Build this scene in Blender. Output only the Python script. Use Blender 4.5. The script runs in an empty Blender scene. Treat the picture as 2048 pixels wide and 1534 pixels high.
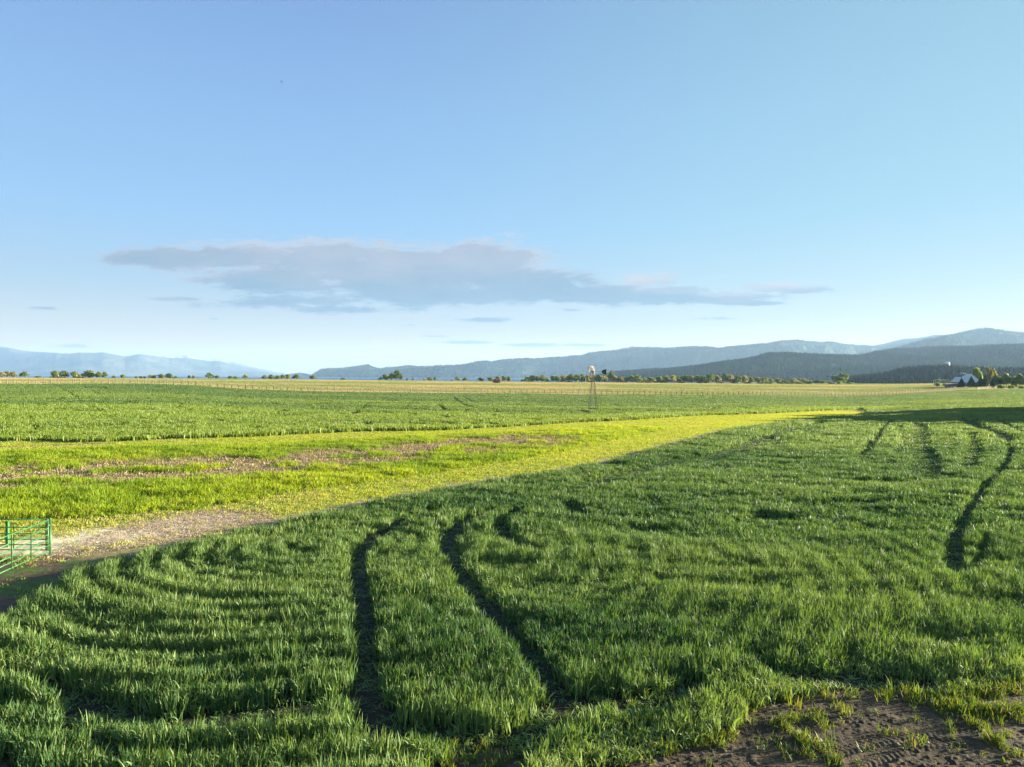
import bpy, math, random
import numpy as np
from mathutils import Vector, Matrix, Euler

# ------------------------------------------------------------------ camera
F, CX, CY = 1420.0, 1024.0, 767.0            # focal length and centre in pixels of the 2048 px frame
CAMZ = 7.0
PITCH, ROLL = math.atan(14.0 / F), 0.004
R_ = Vector((math.cos(ROLL), 0, math.sin(ROLL)))
F_ = Vector((0, math.cos(PITCH), -math.sin(PITCH)))
F_ = (F_ - R_ * F_.dot(R_)).normalized()
U_ = R_.cross(F_).normalized()
sc = bpy.context.scene
cam_d = bpy.data.cameras.new('camera'); cam = bpy.data.objects.new('camera', cam_d)
sc.collection.objects.link(cam); sc.camera = cam
m = Matrix((R_, U_, -F_)).transposed().to_4x4(); m.translation = (0, 0, CAMZ)
cam.matrix_world = m
cam_d.sensor_width = 36; cam_d.lens = 36 * F / 2048
cam_d.clip_start = 0.1; cam_d.clip_end = 120000

# ------------------------------------------------------------------ light
SUN_AZ, SUN_EL = math.radians(75), math.radians(9.5)   # azimuth clockwise from the view axis (+Y)
sdir = Vector((math.sin(SUN_AZ) * math.cos(SUN_EL), math.cos(SUN_AZ) * math.cos(SUN_EL), math.sin(SUN_EL)))
sl = bpy.data.lights.new('sun', 'SUN'); sl.energy = 5.0; sl.angle = math.radians(0.55); sl.color = (1.0, 0.90, 0.72)
so = bpy.data.objects.new('sun', sl); sc.collection.objects.link(so)
so.rotation_euler = sdir.to_track_quat('Z', 'Y').to_euler(); so.location = (60, 16, 40)
sc.view_settings.view_transform = 'Standard'; sc.view_settings.look = 'None'
sc.view_settings.gamma = 1; sc.view_settings.exposure = 2.35
sc.cycles.max_bounces = 5; sc.cycles.diffuse_bounces = 3; sc.cycles.glossy_bounces = 2
sc.cycles.transmission_bounces = 3; sc.cycles.volume_bounces = 1; sc.cycles.transparent_max_bounces = 6

def sock(node, name, v): node.inputs[name].default_value = v
class NT:                                       # small node-tree helper
    def __init__(s, tree): s.t = tree; s.n = tree.nodes; s.l = tree.links; s.n.clear()
    def add(s, typ, **kw):
        n = s.n.new(typ)
        for k, v in kw.items(): setattr(n, k, v)
        return n
    def link(s, a, b): s.l.new(a, b)
    def val(s, x, inp):
        if hasattr(x, 'links') or isinstance(x, bpy.types.NodeSocket): s.l.new(x, inp)
        else: inp.default_value = x
    def math(s, op, a, b=0.0, c=None, clamp=False):
        n = s.add('ShaderNodeMath', operation=op); n.use_clamp = clamp
        s.val(a, n.inputs[0]); s.val(b, n.inputs[1])
        if c is not None: s.val(c, n.inputs[2])
        return n.outputs[0]
    def mix(s, f, a, b, mode='MIX'):
        n = s.add('ShaderNodeMix', data_type='RGBA', blend_type=mode)
        s.val(f, n.inputs[0]); s.val(a, n.inputs[6]); s.val(b, n.inputs[7])
        return n.outputs[2]
    def ramp(s, x, lo, hi, a=0.0, b=1.0, smooth=True):
        n = s.add('ShaderNodeMapRange'); n.interpolation_type = 'SMOOTHSTEP' if smooth else 'LINEAR'
        s.val(x, n.inputs[0]); n.inputs[1].default_value = lo; n.inputs[2].default_value = hi
        n.inputs[3].default_value = a; n.inputs[4].default_value = b
        return n.outputs[0]
    def noise(s, vec, scale, detail=3, rough=0.55, dist=0.0):
        n = s.add('ShaderNodeTexNoise'); 
        if vec is not None: s.link(vec, n.inputs['Vector'])
        n.inputs['Scale'].default_value = scale; n.inputs['Detail'].default_value = detail
        n.inputs['Roughness'].default_value = rough; n.inputs['Distortion'].default_value = dist
        return n.outputs[0]
    def mapping(s, vec, scale=(1, 1, 1), loc=(0, 0, 0)):
        n = s.add('ShaderNodeMapping'); s.link(vec, n.inputs[0])
        n.inputs['Scale'].default_value = scale; n.inputs['Location'].default_value = loc
        return n.outputs[0]
def C4(c): return (c[0], c[1], c[2], 1.0)

# ------------------------------------------------------------------ sky (world) with its clouds
def build_world():
    w = bpy.data.worlds.new('World'); sc.world = w; w.use_nodes = True
    w.cycles.sampling_method = 'MANUAL'; w.cycles.sample_map_resolution = 256
    g = NT(w.node_tree)
    sky = g.add('ShaderNodeTexSky', sky_type='NISHITA')
    sky.sun_disc = False; sky.sun_elevation = SUN_EL; sky.sun_rotation = SUN_AZ
    sky.altitude = 900; sky.air_density = 1.0; sky.dust_density = 0.6; sky.ozone_density = 2.0
    tc = g.add('ShaderNodeTexCoord')
    sep = g.add('ShaderNodeSeparateXYZ'); g.link(tc.outputs['Generated'], sep.inputs[0])
    x, y, z = sep.outputs
    yy = g.math('MAXIMUM', y, 0.05)
    a = g.math('DIVIDE', x, yy); b = g.math('DIVIDE', z, yy)
    front = g.ramp(y, 0.1, 0.3)
    cmb = g.add('ShaderNodeCombineXYZ'); g.link(a, cmb.inputs[0]); g.link(b, cmb.inputs[1])
    # wispy turbulence that pushes the cloud outline about
    v1 = g.mapping(cmb.outputs[0], (1.0, 2.6, 1))
    n1 = g.noise(v1, 9, 7, 0.6); n2 = g.noise(g.mapping(v1, (1, 1.6, 1), (5, 3, 0)), 26, 8, 0.72)
    n3 = g.noise(g.mapping(v1, (1, 1.3, 1), (9, 1, 0)), 5, 4, 0.5)
    fbm = g.math('ADD', g.math('MULTIPLY', g.math('SUBTRACT', n1, 0.5), 1.5), g.math('MULTIPLY', g.math('SUBTRACT', n2, 0.5), 1.9))
    def ell(px, py, rx, ry):
        ca, cb = (px - CX) / F, (753.0 + 0.004 * (px - 1024) - py) / F
        n = g.add('ShaderNodeVectorMath', operation='MULTIPLY_ADD'); g.link(cmb.outputs[0], n.inputs[0])
        n.inputs[1].default_value = (F / rx, F / ry, 0); n.inputs[2].default_value = (-ca * F / rx, -cb * F / ry, 0)
        l = g.add('ShaderNodeVectorMath', operation='LENGTH'); g.link(n.outputs[0], l.inputs[0])
        return l.outputs['Value']
    body = [(820, 545, 340, 68), (640, 520, 200, 50), (960, 520, 170, 48), (1040, 565, 190, 42), (480, 512, 150, 36),
            (330, 515, 135, 27), (425, 500, 40, 16), (560, 560, 180, 34), (900, 590, 300, 24), (1180, 590, 170, 22), (1330, 598, 150, 15), (260, 519, 80, 13), (1430, 600, 120, 10), (1500, 606, 90, 7)]
    thin = [(520, 605, 130, 15), (700, 620, 150, 10), (360, 598, 70, 4.5), (430, 638, 40, 3.5), (1310, 560, 75, 12), (1340, 550, 60, 6),
            (1545, 578, 115, 13), (1480, 603, 110, 9), (1600, 583, 80, 6), (95, 616, 34, 4.5), (1440, 637, 45, 3.5),
            (970, 640, 55, 7), (1140, 620, 28, 4), (860, 672, 40, 3), (940, 685, 80, 4), (140, 692, 60, 6), (1050, 690, 110, 5),
            (820, 650, 14, 2.5), (1180, 690, 90, 4), (500, 560, 110, 22), (395, 560, 30, 9), (600, 600, 200, 14), (1330, 582, 160, 14), (1450, 592, 160, 12), (1620, 578, 70, 7)]
    sb = None
    for e in body:
        v = ell(*e); sb = v if sb is None else g.math('SMOOTH_MIN', sb, v, 0.25)
    sb = g.math('SUBTRACT', 1.0, sb)
    st = None
    for e in thin:
        v = ell(*e); st = v if st is None else g.math('MINIMUM', st, v)
    st = g.math('SUBTRACT', 1.0, st)
    db = g.ramp(g.math('ADD', sb, g.math('MULTIPLY', fbm, 0.95)), -0.03, 0.40)
    dt = g.ramp(g.math('ADD', st, g.math('MULTIPLY', fbm, 1.5)), 0.0, 0.65, 0, 0.9)
    dens = g.math('MULTIPLY', g.math('MAXIMUM', g.math('MULTIPLY', db, 0.95), dt), front)
    K = 8.4 / (2 ** sc.view_settings.exposure)
    def srgb(r, gg, bb):
        return tuple((((c / 255 + 0.055) / 1.055) ** 2.4) * K for c in (r, gg, bb)) + (1.0,)
    def ramp_stops(fac, stops):
        n = g.add('ShaderNodeValToRGB'); g.link(fac, n.inputs[0]); cr = n.color_ramp; cr.interpolation = 'EASE'
        cr.interpolation = 'LINEAR'
        while len(cr.elements) < len(stops): cr.elements.new(0.5)
        for e, (p, c) in zip(cr.elements, stops): e.position = p; e.color = srgb(*c)
        return n.outputs[0]
    # clear-sky colour by height above the horizon, clearer and greener towards the sun
    el = g.math('MAXIMUM', z, 0.0)
    el = g.math('SQRT', el)
    st_l = [(0, (232, 214, 190)), (.20, (229, 211, 190)), (.33, (180, 207, 229)), (.45, (158, 207, 252)), (.58, (145, 193, 247)), (.68, (133, 175, 234)), (1, (100, 144, 206))]
    st_r = [(0, (232, 216, 194)), (.20, (226, 211, 192)), (.33, (188, 213, 224)), (.45, (165, 213, 236)), (.58, (159, 209, 235)), (.68, (152, 200, 226)), (1, (108, 154, 210))]
    ca_ = math.sin(SUN_AZ); sa_ = math.cos(SUN_AZ)
    t = g.math('ADD', g.math('MULTIPLY', x, ca_), g.math('MULTIPLY', y, sa_))
    t = g.ramp(t, -0.05, 0.78)
    grad = g.mix(t, ramp_stops(el, st_l), ramp_stops(el, st_r))
    skyc = g.mix(0.05, grad, sky.outputs[0])
    up = g.math('ADD', g.math('MULTIPLY', g.math('SUBTRACT', b, (753 - 555) / F), 11.0), g.math('MULTIPLY', g.math('SUBTRACT', n3, 0.5), 2.2))
    up = g.math('ADD', up, g.math('MULTIPLY', g.math('SUBTRACT', n1, 0.5), 1.0))
    up = g.ramp(up, -0.5, 0.8)
    ccol = g.mix(up, srgb(140, 173, 202), srgb(188, 196, 215))
    rim = g.math('MULTIPLY', g.ramp(g.math('ADD', sb, g.math('MULTIPLY', fbm, 0.95)), 0.5, 0.12), up)
    ccol = g.mix(g.math('MULTIPLY', rim, 0.9), ccol, srgb(234, 230, 234))
    fin = g.mix(dens, skyc, ccol)
    bg = g.add('ShaderNodeBackground'); g.link(fin, bg.inputs[0]); bg.inputs[1].default_value = 0.10
    out = g.add('ShaderNodeOutputWorld'); g.link(bg.outputs[0], out.inputs[0])
build_world()
# ------------------------------------------------------------------ helpers
rng = np.random.default_rng(11); random.seed(5)
def horizon(px): return 753.0 + 0.004 * (px - 1024.0)
def rays(px, py):                               # direction of photo points, scaled to Y = 1
    px = np.asarray(px, float); py = np.asarray(py, float)
    dx, dy = (px - CX) / F, -(py - CY) / F
    d = np.stack([F_[i] + dx * R_[i] + dy * U_[i] for i in range(3)], -1)
    return d / d[..., 1:2]
def at_z(px, py, z=0.0):                        # where the sight line meets height z
    d = rays(px, py); t = (z - CAMZ) / d[..., 2]
    return d[..., 0] * t, t
def at_Y(px, Y):
    return (px - CX) / F * Y
def prop(o, label=None, cat=None, group=None, kind=None):
    if label: o['label'] = label
    if cat: o['category'] = cat
    if group: o['group'] = group
    if kind: o['kind'] = kind
    return o
def mesh_np(name, verts, faces, mat=None, smooth=False, attrs=None):
    """verts (n,3), faces (m,k) with one k"""
    verts = np.asarray(verts, np.float32); faces = np.asarray(faces, np.int32)
    me = bpy.data.meshes.new(name); k = faces.shape[1]; nf = len(faces)
    me.vertices.add(len(verts)); me.vertices.foreach_set('co', verts.ravel())
    me.loops.add(nf * k); me.loops.foreach_set('vertex_index', faces.ravel())
    me.polygons.add(nf); me.polygons.foreach_set('loop_start', np.arange(nf, dtype=np.int32) * k)
    try: me.polygons.foreach_set('loop_total', np.full(nf, k, np.int32))
    except Exception: pass
    me.polygons.foreach_set('use_smooth', np.full(nf, smooth))
    for an, (typ, dat) in (attrs or {}).items():
        at = me.attributes.new(an, typ, 'POINT')
        at.data.foreach_set('color' if typ == 'FLOAT_COLOR' else 'value', np.asarray(dat, np.float32).ravel())
    me.update(calc_edges=True); me.validate()
    if mat: me.materials.append(mat)
    return me
def link(name, me, parent=None, loc=(0, 0, 0)):
    o = bpy.data.objects.new(name, me); sc.collection.objects.link(o); o.location = loc
    if parent: o.parent = parent
    return o
def _hash(ix, iy, seed):
    h = (ix * 374761393 + iy * 668265263 + seed * 1442695041) & 0x7fffffff
    h = ((h ^ (h >> 13)) * 1274126177) & 0x7fffffff
    return ((h ^ (h >> 16)) & 0xffff) / 65535.0
def vnoise(x, y, seed=0):
    x = np.asarray(x, float); y = np.asarray(y, float)
    ix = np.floor(x).astype(np.int64); iy = np.floor(y).astype(np.int64)
    fx = x - ix; fy = y - iy; fx = fx * fx * (3 - 2 * fx); fy = fy * fy * (3 - 2 * fy)
    a = _hash(ix, iy, seed); b = _hash(ix + 1, iy, seed); c = _hash(ix, iy + 1, seed); d = _hash(ix + 1, iy + 1, seed)
    return (a * (1 - fx) + b * fx) * (1 - fy) + (c * (1 - fx) + d * fx) * fy
def fbm(x, y, oct=4, seed=0):
    s = 0; a = 0.5; t = 0
    for i in range(oct):
        s = s + a * vnoise(x, y, seed + i); t += a; a *= 0.5; x = x * 2.03 + 11.3; y = y * 2.03 + 5.7
    return s / t                                 # 0..1
def sstep(x, a, b):
    t = np.clip((x - a) / (b - a), 0, 1); return t * t * (3 - 2 * t)
def inside(px, py, poly):
    poly = np.asarray(poly); r = np.zeros(px.shape, bool); n = len(poly)
    for i in range(n):
        x0, y0 = poly[i]; x1, y1 = poly[(i + 1) % n]
        if y0 == y1: continue
        c = ((y0 > py) != (y1 > py)) & (px < (x1 - x0) * (py - y0) / (y1 - y0) + x0)
        r ^= c
    return r
def dist_line(px, py, line):
    best = np.full(px.shape, 1e9)
    for (x0, y0), (x1, y1) in zip(line[:-1], line[1:]):
        dx, dy = x1 - x0, y1 - y0; L = dx * dx + dy * dy + 1e-9
        t = np.clip(((px - x0) * dx + (py - y0) * dy) / L, 0, 1)
        best = np.minimum(best, np.hypot(px - x0 - t * dx, py - y0 - t * dy))
    return best
def gline(pts, z=0.0):                           # photo points -> ground points at height z
    a = np.array(pts, float); X, Y = at_z(a[:, 0], a[:, 1], z)
    return list(zip(X.tolist(), Y.tolist()))

# ------------------------------------------------------------------ terrain
TC = np.array([-700, 0, 250, 330, 400, 450, 512, 640, 768, 1024, 1200, 1500, 1600, 1700, 1800, 1850, 1935, 2048, 2700.])
TY = np.array([0, 60, 100, 170, 250, 300, 350, 450, 620, 800, 870, 960, 1300, 2200, 6000.])
fen = np.array([3.4, 3.64, 3.76, 3.6, 3.1, 2.2, 1.55, .87, .4, -.27, -.67, -1.1, -1.76, -2.3, -1.6, -1., -.2, 0.3, 1.0])
far8 = np.interp(TC, [-700, 0, 512, 700, 1024, 1500, 1800, 1935, 2700], [3.8, 3.6, 2.8, 2.3, 1.4, 0.0, .2, 1.6, 2.0])
z450 = np.interp(TC, [-700, 0, 250, 512, 1024, 1500, 1700, 1850, 1935, 2700], [3.5, 3.5, 3.5, 1.9, 0.2, -0.6, -0.6, 0.0, 1.2, 1.5])
z620 = np.interp(TC, [-700, 0, 512, 1024, 1500, 1700, 1850, 1935, 2700], [3.5, 3.5, 2.4, .8, -.4, -.3, .3, 2.0, 2.4])
lakeside = TC < 1330
low = lambda a, b: np.where(lakeside, a, b)
TZ = np.stack([0 * fen, 0 * fen, fen * .12 * (fen > 0), fen * .45, np.where(TC < 700, fen, fen * .8), np.where(TC < 700, fen, fen), fen, z450, z620, far8,
               low(far8 - 1, far8 - .4), low(-12.0 + 0 * fen, far8 - 2), low(-14 + 0 * fen, far8 - 4), low(-14 + 0 * fen, far8 - 6), low(-14 + 0 * fen, far8 - 10)], 0)
_gc = np.linspace(-700, 2700, 273); _gy = np.concatenate([np.arange(0, 1000, 10.), np.arange(1000, 6001, 100.)])
def _grid():
    a = np.stack([np.interp(_gc, TC, r) for r in TZ], 0)
    g = np.stack([np.interp(_gy, TY, a[:, j]) for j in range(a.shape[1])], 1)
    for _ in range(3):                           # soften the creases
        g[:, 1:-1] = (g[:, :-2] + 2 * g[:, 1:-1] + g[:, 2:]) / 4
        h = g.copy(); h[1:-1] = (g[:-2] + 2 * g[1:-1] + g[2:]) / 4; g = h
    return g
TG = _grid()
def zt(X, Y):
    X = np.asarray(X, float); Y = np.asarray(Y, float)
    Yc = np.clip(Y, 0, 5999); c = np.clip(CX + F * X / np.maximum(Yc, 1.0), -700, 2699.9)
    j = (c + 700) / 12.5; j0 = np.minimum(j.astype(int), 271); fj = j - j0
    i = np.interp(Yc, _gy, np.arange(len(_gy))); i0 = np.minimum(i.astype(int), len(_gy) - 2); fi = i - i0
    return (TG[i0, j0] * (1 - fj) + TG[i0, j0 + 1] * fj) * (1 - fi) + (TG[i0 + 1, j0] * (1 - fj) + TG[i0 + 1, j0 + 1] * fj) * fi
def at_ground(px, py):                           # march a sight line to the terrain
    d = rays(px, py); t = 2.0
    while t < 3000:
        if CAMZ + d[2] * t < zt(d[0] * t, t): break
        t *= 1.004
    return d[0] * t, t

# ------------------------------------------------------------------ layout of the fields (traced, then laid on the ground)
A_px = [(0, 1195), (39, 1178), (100, 1145), (157, 1110), (211, 1091), (240, 1083), (313, 1069), (400, 1052), (512, 1033), (590, 1015), (694, 996), (799, 973),
        (903, 957), (1024, 939), (1115, 928), (1170, 917), (1212, 911), (1279, 895), (1345, 878), (1415, 862), (1467, 849), (1536, 839), (1591, 831), (1645, 825), (1706, 819), (1741, 813.5)]
B_px = [(1728, 809), (1700, 810.5), (1618, 817), (1536, 824), (1480, 827), (1415, 829), (1337, 834), (1259, 840), (1154, 845), (1024, 854), (877, 862), (747, 864), (642, 868), (512, 876),
        (339, 882), (235, 887), (156, 888), (78, 885), (0, 886), (-300, 890)]
A_g = [(-16, -8), (-15.2, 5), (-14.7, 15)] + gline(A_px, .78)
B_g = gline(B_px, 0)
STRIP = A_g + B_g + [(-190, 75), (-190, -8)]
W_px = [(-300, 918), (0, 907), (210, 900), (400, 894), (512, 890), (650, 884), (800, 876), (877, 873), (1024, 866), (1160, 856), (1250, 853.5), (1345, 858),
        (1246, 876), (1154, 899), (1024, 922), (851, 950), (747, 965), (629, 978), (512, 1001), (400, 1017), (280, 1028), (150, 1037), (0, 1042), (-300, 1050)]
WEDGE = gline(W_px, 0)
BROWN = gline([(-200, 968), (0, 955), (150, 945), (300, 938), (450, 930), (560, 926), (700, 912), (850, 899), (1000, 885), (1060, 879)], 0.1)
BROWN2 = gline([(-60, 897), (20, 897), (100, 893), (210, 891)], 0)
BROWN3 = gline([(1270, 840), (1337, 838), (1415, 833), (1465, 830)], 0)
STRAW = gline([(100, 1090), (170, 1080), (250, 1070), (330, 1057), (430, 1038)], 0)
EDGE = A_g[3:]
DIRT_px = [(1120, 1560), (1170, 1540), (1276, 1524), (1364, 1495), (1440, 1475), (1475, 1457), (1504, 1420), (1569, 1401), (1642, 1385), (1716, 1376), (1800, 1382), (1875, 1400), (1905, 1402), (1960, 1385), (2010, 1372), (2060, 1360), (2300, 1330)]
DIRT = gline(DIRT_px, 0) + [(22, 12), (22, -8), (0, -8), (1.5, 11)]
DIRT2 = [(-1.55, 12.2), (-.9, 13.1), (-.3, 13.3), (.2, 12.9), (.35, 12.0), (0, 11), (-1.3, 11)]
DIRT3 = [(-13, 12.6), (-9.6, 12.9), (-8.4, 12.4), (-8.0, 11), (-13, 10.5)]
def tl(pts, w, keep, z=.35): return (gline(pts, z), w, keep)
TRAM = [tl([(735, 1420), (733, 1376), (732, 1288), (732, 1200), (716, 1150), (719, 1100), (733, 1075), (760, 1054), (799, 1035), (838, 1020), (880, 1008)], .31, .10),
        tl([(1130, 1380), (1104, 1352), (1080, 1318), (1036, 1268), (990, 1215), (945, 1165), (919, 1132), (903, 1101), (898, 1069), (919, 1041), (955, 1022), (989, 1012)], .30, .12),
        tl([(1040, 1012), (1012, 1024), (1000, 1040), (1008, 1062), (1035, 1085), (1080, 1095)], .40, .3),
        tl([(719, 1100), (733, 1075), (760, 1054), (799, 1035), (838, 1020), (872, 1010)], .38, .15), tl([(903, 1101), (898, 1069), (919, 1041), (955, 1022), (989, 1012)], .40, .15),
        tl([(1139, 1003), (1150, 1015), (1165, 1024)], .5, .4),
        tl([(1175, 966), (1246, 949), (1298, 935), (1363, 918), (1420, 911), (1467, 897), (1506, 884), (1551, 868), (1591, 855), (1645, 844), (1689, 840), (1755, 837), (1810, 834.5)], 1.05, .2, .2),
        tl([(1400, 925), (1500, 895), (1560, 880), (1640, 858), (1700, 850)], .8, .35, .2),
        tl([(1785, 839), (1766, 857), (1747, 887), (1730, 905), (1719, 911)], .5, .12, .2),
        tl([(1928, 835), (1947, 848), (1980, 859), (2007, 868), (2020, 880), (2022, 905), (2016, 920), (2001, 938), (1974, 962), (1960, 985), (1941, 1013), (1925, 1037), (1911, 1068), (1906, 1103), (1914, 1136)], .34, .2, .3), tl([(1928, 835), (1947, 848), (1980, 859), (2007, 868), (2020, 880)], 1.0, .15, .3),
        tl([(1974, 1068), (1967, 1100), (1941, 1130), (1922, 1140)], .2, .55),
        tl([(1977, 829), (2001, 842), (2029, 854), (2060, 868)], .45, .15),
        tl([(1840, 845), (1835, 880), (1850, 915), (1845, 945)], 1.1, .3),
        tl([(1800, 850), (1810, 880), (1795, 905)], .6, .4), tl([(1945, 865), (1950, 895), (1935, 930)], .7, .45),
        tl([(1590, 1012), (1650, 1004), (1700, 1000), (1760, 997), (1850, 1003), (1919, 1008)], .5, .3),
        tl([(1690, 957), (1760, 960), (1860, 955), (1910, 945)], .8, .4),
        tl([(150, 1395), (250, 1437), (330, 1452), (430, 1440), (520, 1428), (600, 1418), (700, 1395)], .40, .22, .1),
        tl([(20, 1330), (90, 1350), (150, 1395), (140, 1450), (250, 1500)], .22, .3, .2),
        tl([(740, 1420), (780, 1470), (870, 1470), (950, 1480), (1010, 1490), (1080, 1450), (1130, 1420), (1200, 1400), (1260, 1410), (1340, 1400), (1390, 1375)], .40, .22, .1),
        tl([(1540, 1330), (1640, 1345), (1720, 1350), (1850, 1360)], .3, .35, .2),
        tl([(1850, 811), (1960, 808.5), (2060, 807)], 1.3, .2, .2), tl([(1800, 811.5), (1815, 811)], 1.5, .2, .2), tl([(1480, 1040), (1540, 1022), (1580, 1032)], .5, .4)]
BACKT_px = [([(690, 836), (715, 826), (738, 808)], .5), ([(904, 794), (912, 800), (922, 808), (940, 817)], .6), ([(923, 794), (938, 802), (960, 812)], .5), ([(877, 812), (892, 824)], .6),
            ([(60, 835), (66, 848), (76, 866)], .25), ([(205, 828), (232, 846), (260, 858)], .25), ([(122, 778), (145, 792), (165, 806)], .35), ([(165, 774), (182, 783), (205, 795)], .35), ([(300, 830), (330, 846), (352, 858)], .2), ([(170, 812), (205, 826)], .3), ([(840, 795), (820, 812), (800, 822)], .3)]
BACKT = []
BARE_px = [(40, 812.8, 82, .9), (95, 812.6, 120, .9), (142, 812.2, 152, .8), (215, 811, 225, .8), (276, 811, 285, 1.2), (258, 825.5, 300, 1.2), (322, 817.5, 360, .8), (305, 823, 312, 1), (390, 822, 432, 1.2), (455, 794.5, 470, .8), (460, 821, 500, .7), (640, 816.5, 655, .8), (40, 794, 56, .7)]

BACKT = [([tuple(map(float, at_ground(*p))) for p in pts], w, .15) for pts, w in BACKT_px]
def zones(X, Y):
    d = {}
    d['strip'] = inside(X, Y, STRIP)
    d['wedge'] = inside(X, Y, WEDGE)
    d['dirt'] = inside(X, Y, DIRT) | inside(X, Y, DIRT2) | inside(X, Y, DIRT3)
    return d

# the road fence across the back of the field
FEN = [(-700, 244), (-300, 246), (0, 250), (250, 254), (330, 256), (400, 258), (450, 260), (512, 262), (640, 268), (768, 276), (1024, 295), (1200, 301), (1500, 315), (1600, 330), (1700, 345), (1800, 358), (1850, 370), (1935, 398)]
fpx = np.array([p[0] for p in FEN], float); fY = np.array([p[1] for p in FEN], float)
def fence_Y(px): return np.interp(px, list(fpx) + [2048, 2700], list(fY) + [410, 440])

# ------------------------------------------------------------------ materials
def mat_plain(name, col, rough=.7, var=.15, scale=8, metal=0, spec=.4, bump=.0):
    m = bpy.data.materials.new(name); m.use_nodes = True; g = NT(m.node_tree)
    tc = g.add('ShaderNodeTexCoord'); n = g.noise(tc.outputs['Object'], scale, 4)
    c = g.mix(g.ramp(n, .3, .7), C4([v * (1 - var) for v in col]), C4([min(1, v * (1 + var)) for v in col]))
    p = g.add('ShaderNodeBsdfPrincipled'); g.link(c, p.inputs['Base Color'])
    sock(p, 'Roughness', rough); sock(p, 'Metallic', metal); sock(p, 'Specular IOR Level', spec)
    if bump:
        b = g.add('ShaderNodeBump'); b.inputs['Strength'].default_value = bump; g.link(n, b.inputs['Height']); g.link(b.outputs[0], p.inputs['Normal'])
    o = g.add('ShaderNodeOutputMaterial'); g.link(p.outputs[0], o.inputs[0]); return m
def mat_leaf(name, c0, c1, c2, trans=.35, rough=.5, spec=.35, inst=True, tcol=None):
    """c0->c1 by the plant's own tone, c2 = dry / pale blades"""
    m = bpy.data.materials.new(name); m.use_nodes = True; g = NT(m.node_tree)
    if inst:
        a = g.add('ShaderNodeAttribute', attribute_type='INSTANCER', attribute_name='tone'); tone = a.outputs['Fac']
        a2 = g.add('ShaderNodeAttribute', attribute_type='INSTANCER', attribute_name='dry'); dry = a2.outputs['Fac']
    else:
        a = g.add('ShaderNodeObjectInfo'); tone = a.outputs['Random']; dry = 0.0
    r = g.add('ShaderNodeAttribute', attribute_type='GEOMETRY', attribute_name='rnd'); rn = r.outputs['Fac']
    t = g.math('ADD', tone, g.math('MULTIPLY', g.math('SUBTRACT', rn, .5), .9), clamp=True)
    c = g.mix(t, C4(c0), C4(c1))
    dd = g.math('GREATER_THAN', g.math('ADD', rn, dry), 1.0 if inst else .97)
    c = g.mix(g.math('MULTIPLY', dd, .85), c, C4(c2))
    p = g.add('ShaderNodeBsdfPrincipled'); g.link(c, p.inputs['Base Color']); sock(p, 'Roughness', rough); sock(p, 'Specular IOR Level', spec)
    tr = g.add('ShaderNodeBsdfTranslucent')
    g.link(g.mix(1.0, c, C4(tcol or (1.5, 1.35, .5)), 'MULTIPLY'), tr.inputs[0])
    mx = g.add('ShaderNodeMixShader'); mx.inputs[0].default_value = trans
    g.link(p.outputs[0], mx.inputs[1]); g.link(tr.outputs[0], mx.inputs[2])
    o = g.add('ShaderNodeOutputMaterial'); g.link(mx.outputs[0], o.inputs[0]); return m
M = {}
M['crop'] = mat_leaf('cereal_leaf', (.036, .108, .030), (.245, .322, .088), (.26, .27, .13), .28, .55, .25, tcol=(1.2, 1.25, .5))
M['back'] = mat_leaf('field_leaf', (.050, .115, .026), (.19, .27, .028), (.5, .4, .2), .36, .5, .35)
M['weed'] = mat_leaf('verge_grass_leaf', (.15, .25, .010), (.37, .44, .014), (.36, .24, .13), .42, .55, .25)
M['mown'] = mat_leaf('mown_grass_leaf', (.20, .31, .012), (.37, .42, .020), (.46, .38, .18), .40, .6, .2)
M['dead'] = mat_leaf('dead_stalks', (.23, .17, .09), (.42, .33, .19), (.5, .4, .3), .25, .7, .2, tcol=(1.2, 1, .8))
M['tuft'] = mat_leaf('tuft_leaf', (.07, .13, .015), (.19, .23, .03), (.34, .26, .13), .35, .55, .25)
M['pasture'] = mat_leaf('pasture_grass_leaf', (.17, .23, .05), (.42, .32, .17), (.50, .40, .27), .35, .6, .2, tcol=(1.2, 1.1, .7))

def mat_ground():
    m = bpy.data.materials.new('ground_soil'); m.use_nodes = True; g = NT(m.node_tree)
    a = g.add('ShaderNodeAttribute', attribute_type='GEOMETRY', attribute_name='zone')
    geo = g.add('ShaderNodeNewGeometry'); P = geo.outputs['Position']
    n1 = g.noise(P, 3.5, 6, .65); n2 = g.noise(P, .35, 4); n3 = g.noise(P, 22, 4, .7)
    k = g.math('ADD', g.ramp(n1, .3, .7, .5, 1.35, False), g.ramp(n3, .35, .65, -.3, .3, False))
    k = g.math('MULTIPLY', k, g.ramp(n2, .3, .7, .85, 1.15, False))
    c = g.add('ShaderNodeVectorMath', operation='SCALE'); g.link(a.outputs['Color'], c.inputs[0]); g.link(k, c.inputs['Scale'])
    p = g.add('ShaderNodeBsdfPrincipled'); g.link(c.outputs[0], p.inputs['Base Color']); sock(p, 'Roughness', .9); sock(p, 'Specular IOR Level', .2)
    b = g.add('ShaderNodeBump'); b.inputs['Strength'].default_value = .9; b.inputs['Distance'].default_value = .06
    g.link(g.math('ADD', n1, g.math('MULTIPLY', n3, .4)), b.inputs['Height']); g.link(b.outputs[0], p.inputs['Normal'])
    o = g.add('ShaderNodeOutputMaterial'); g.link(p.outputs[0], o.inputs[0]); return m
M['ground'] = mat_ground()

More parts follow.
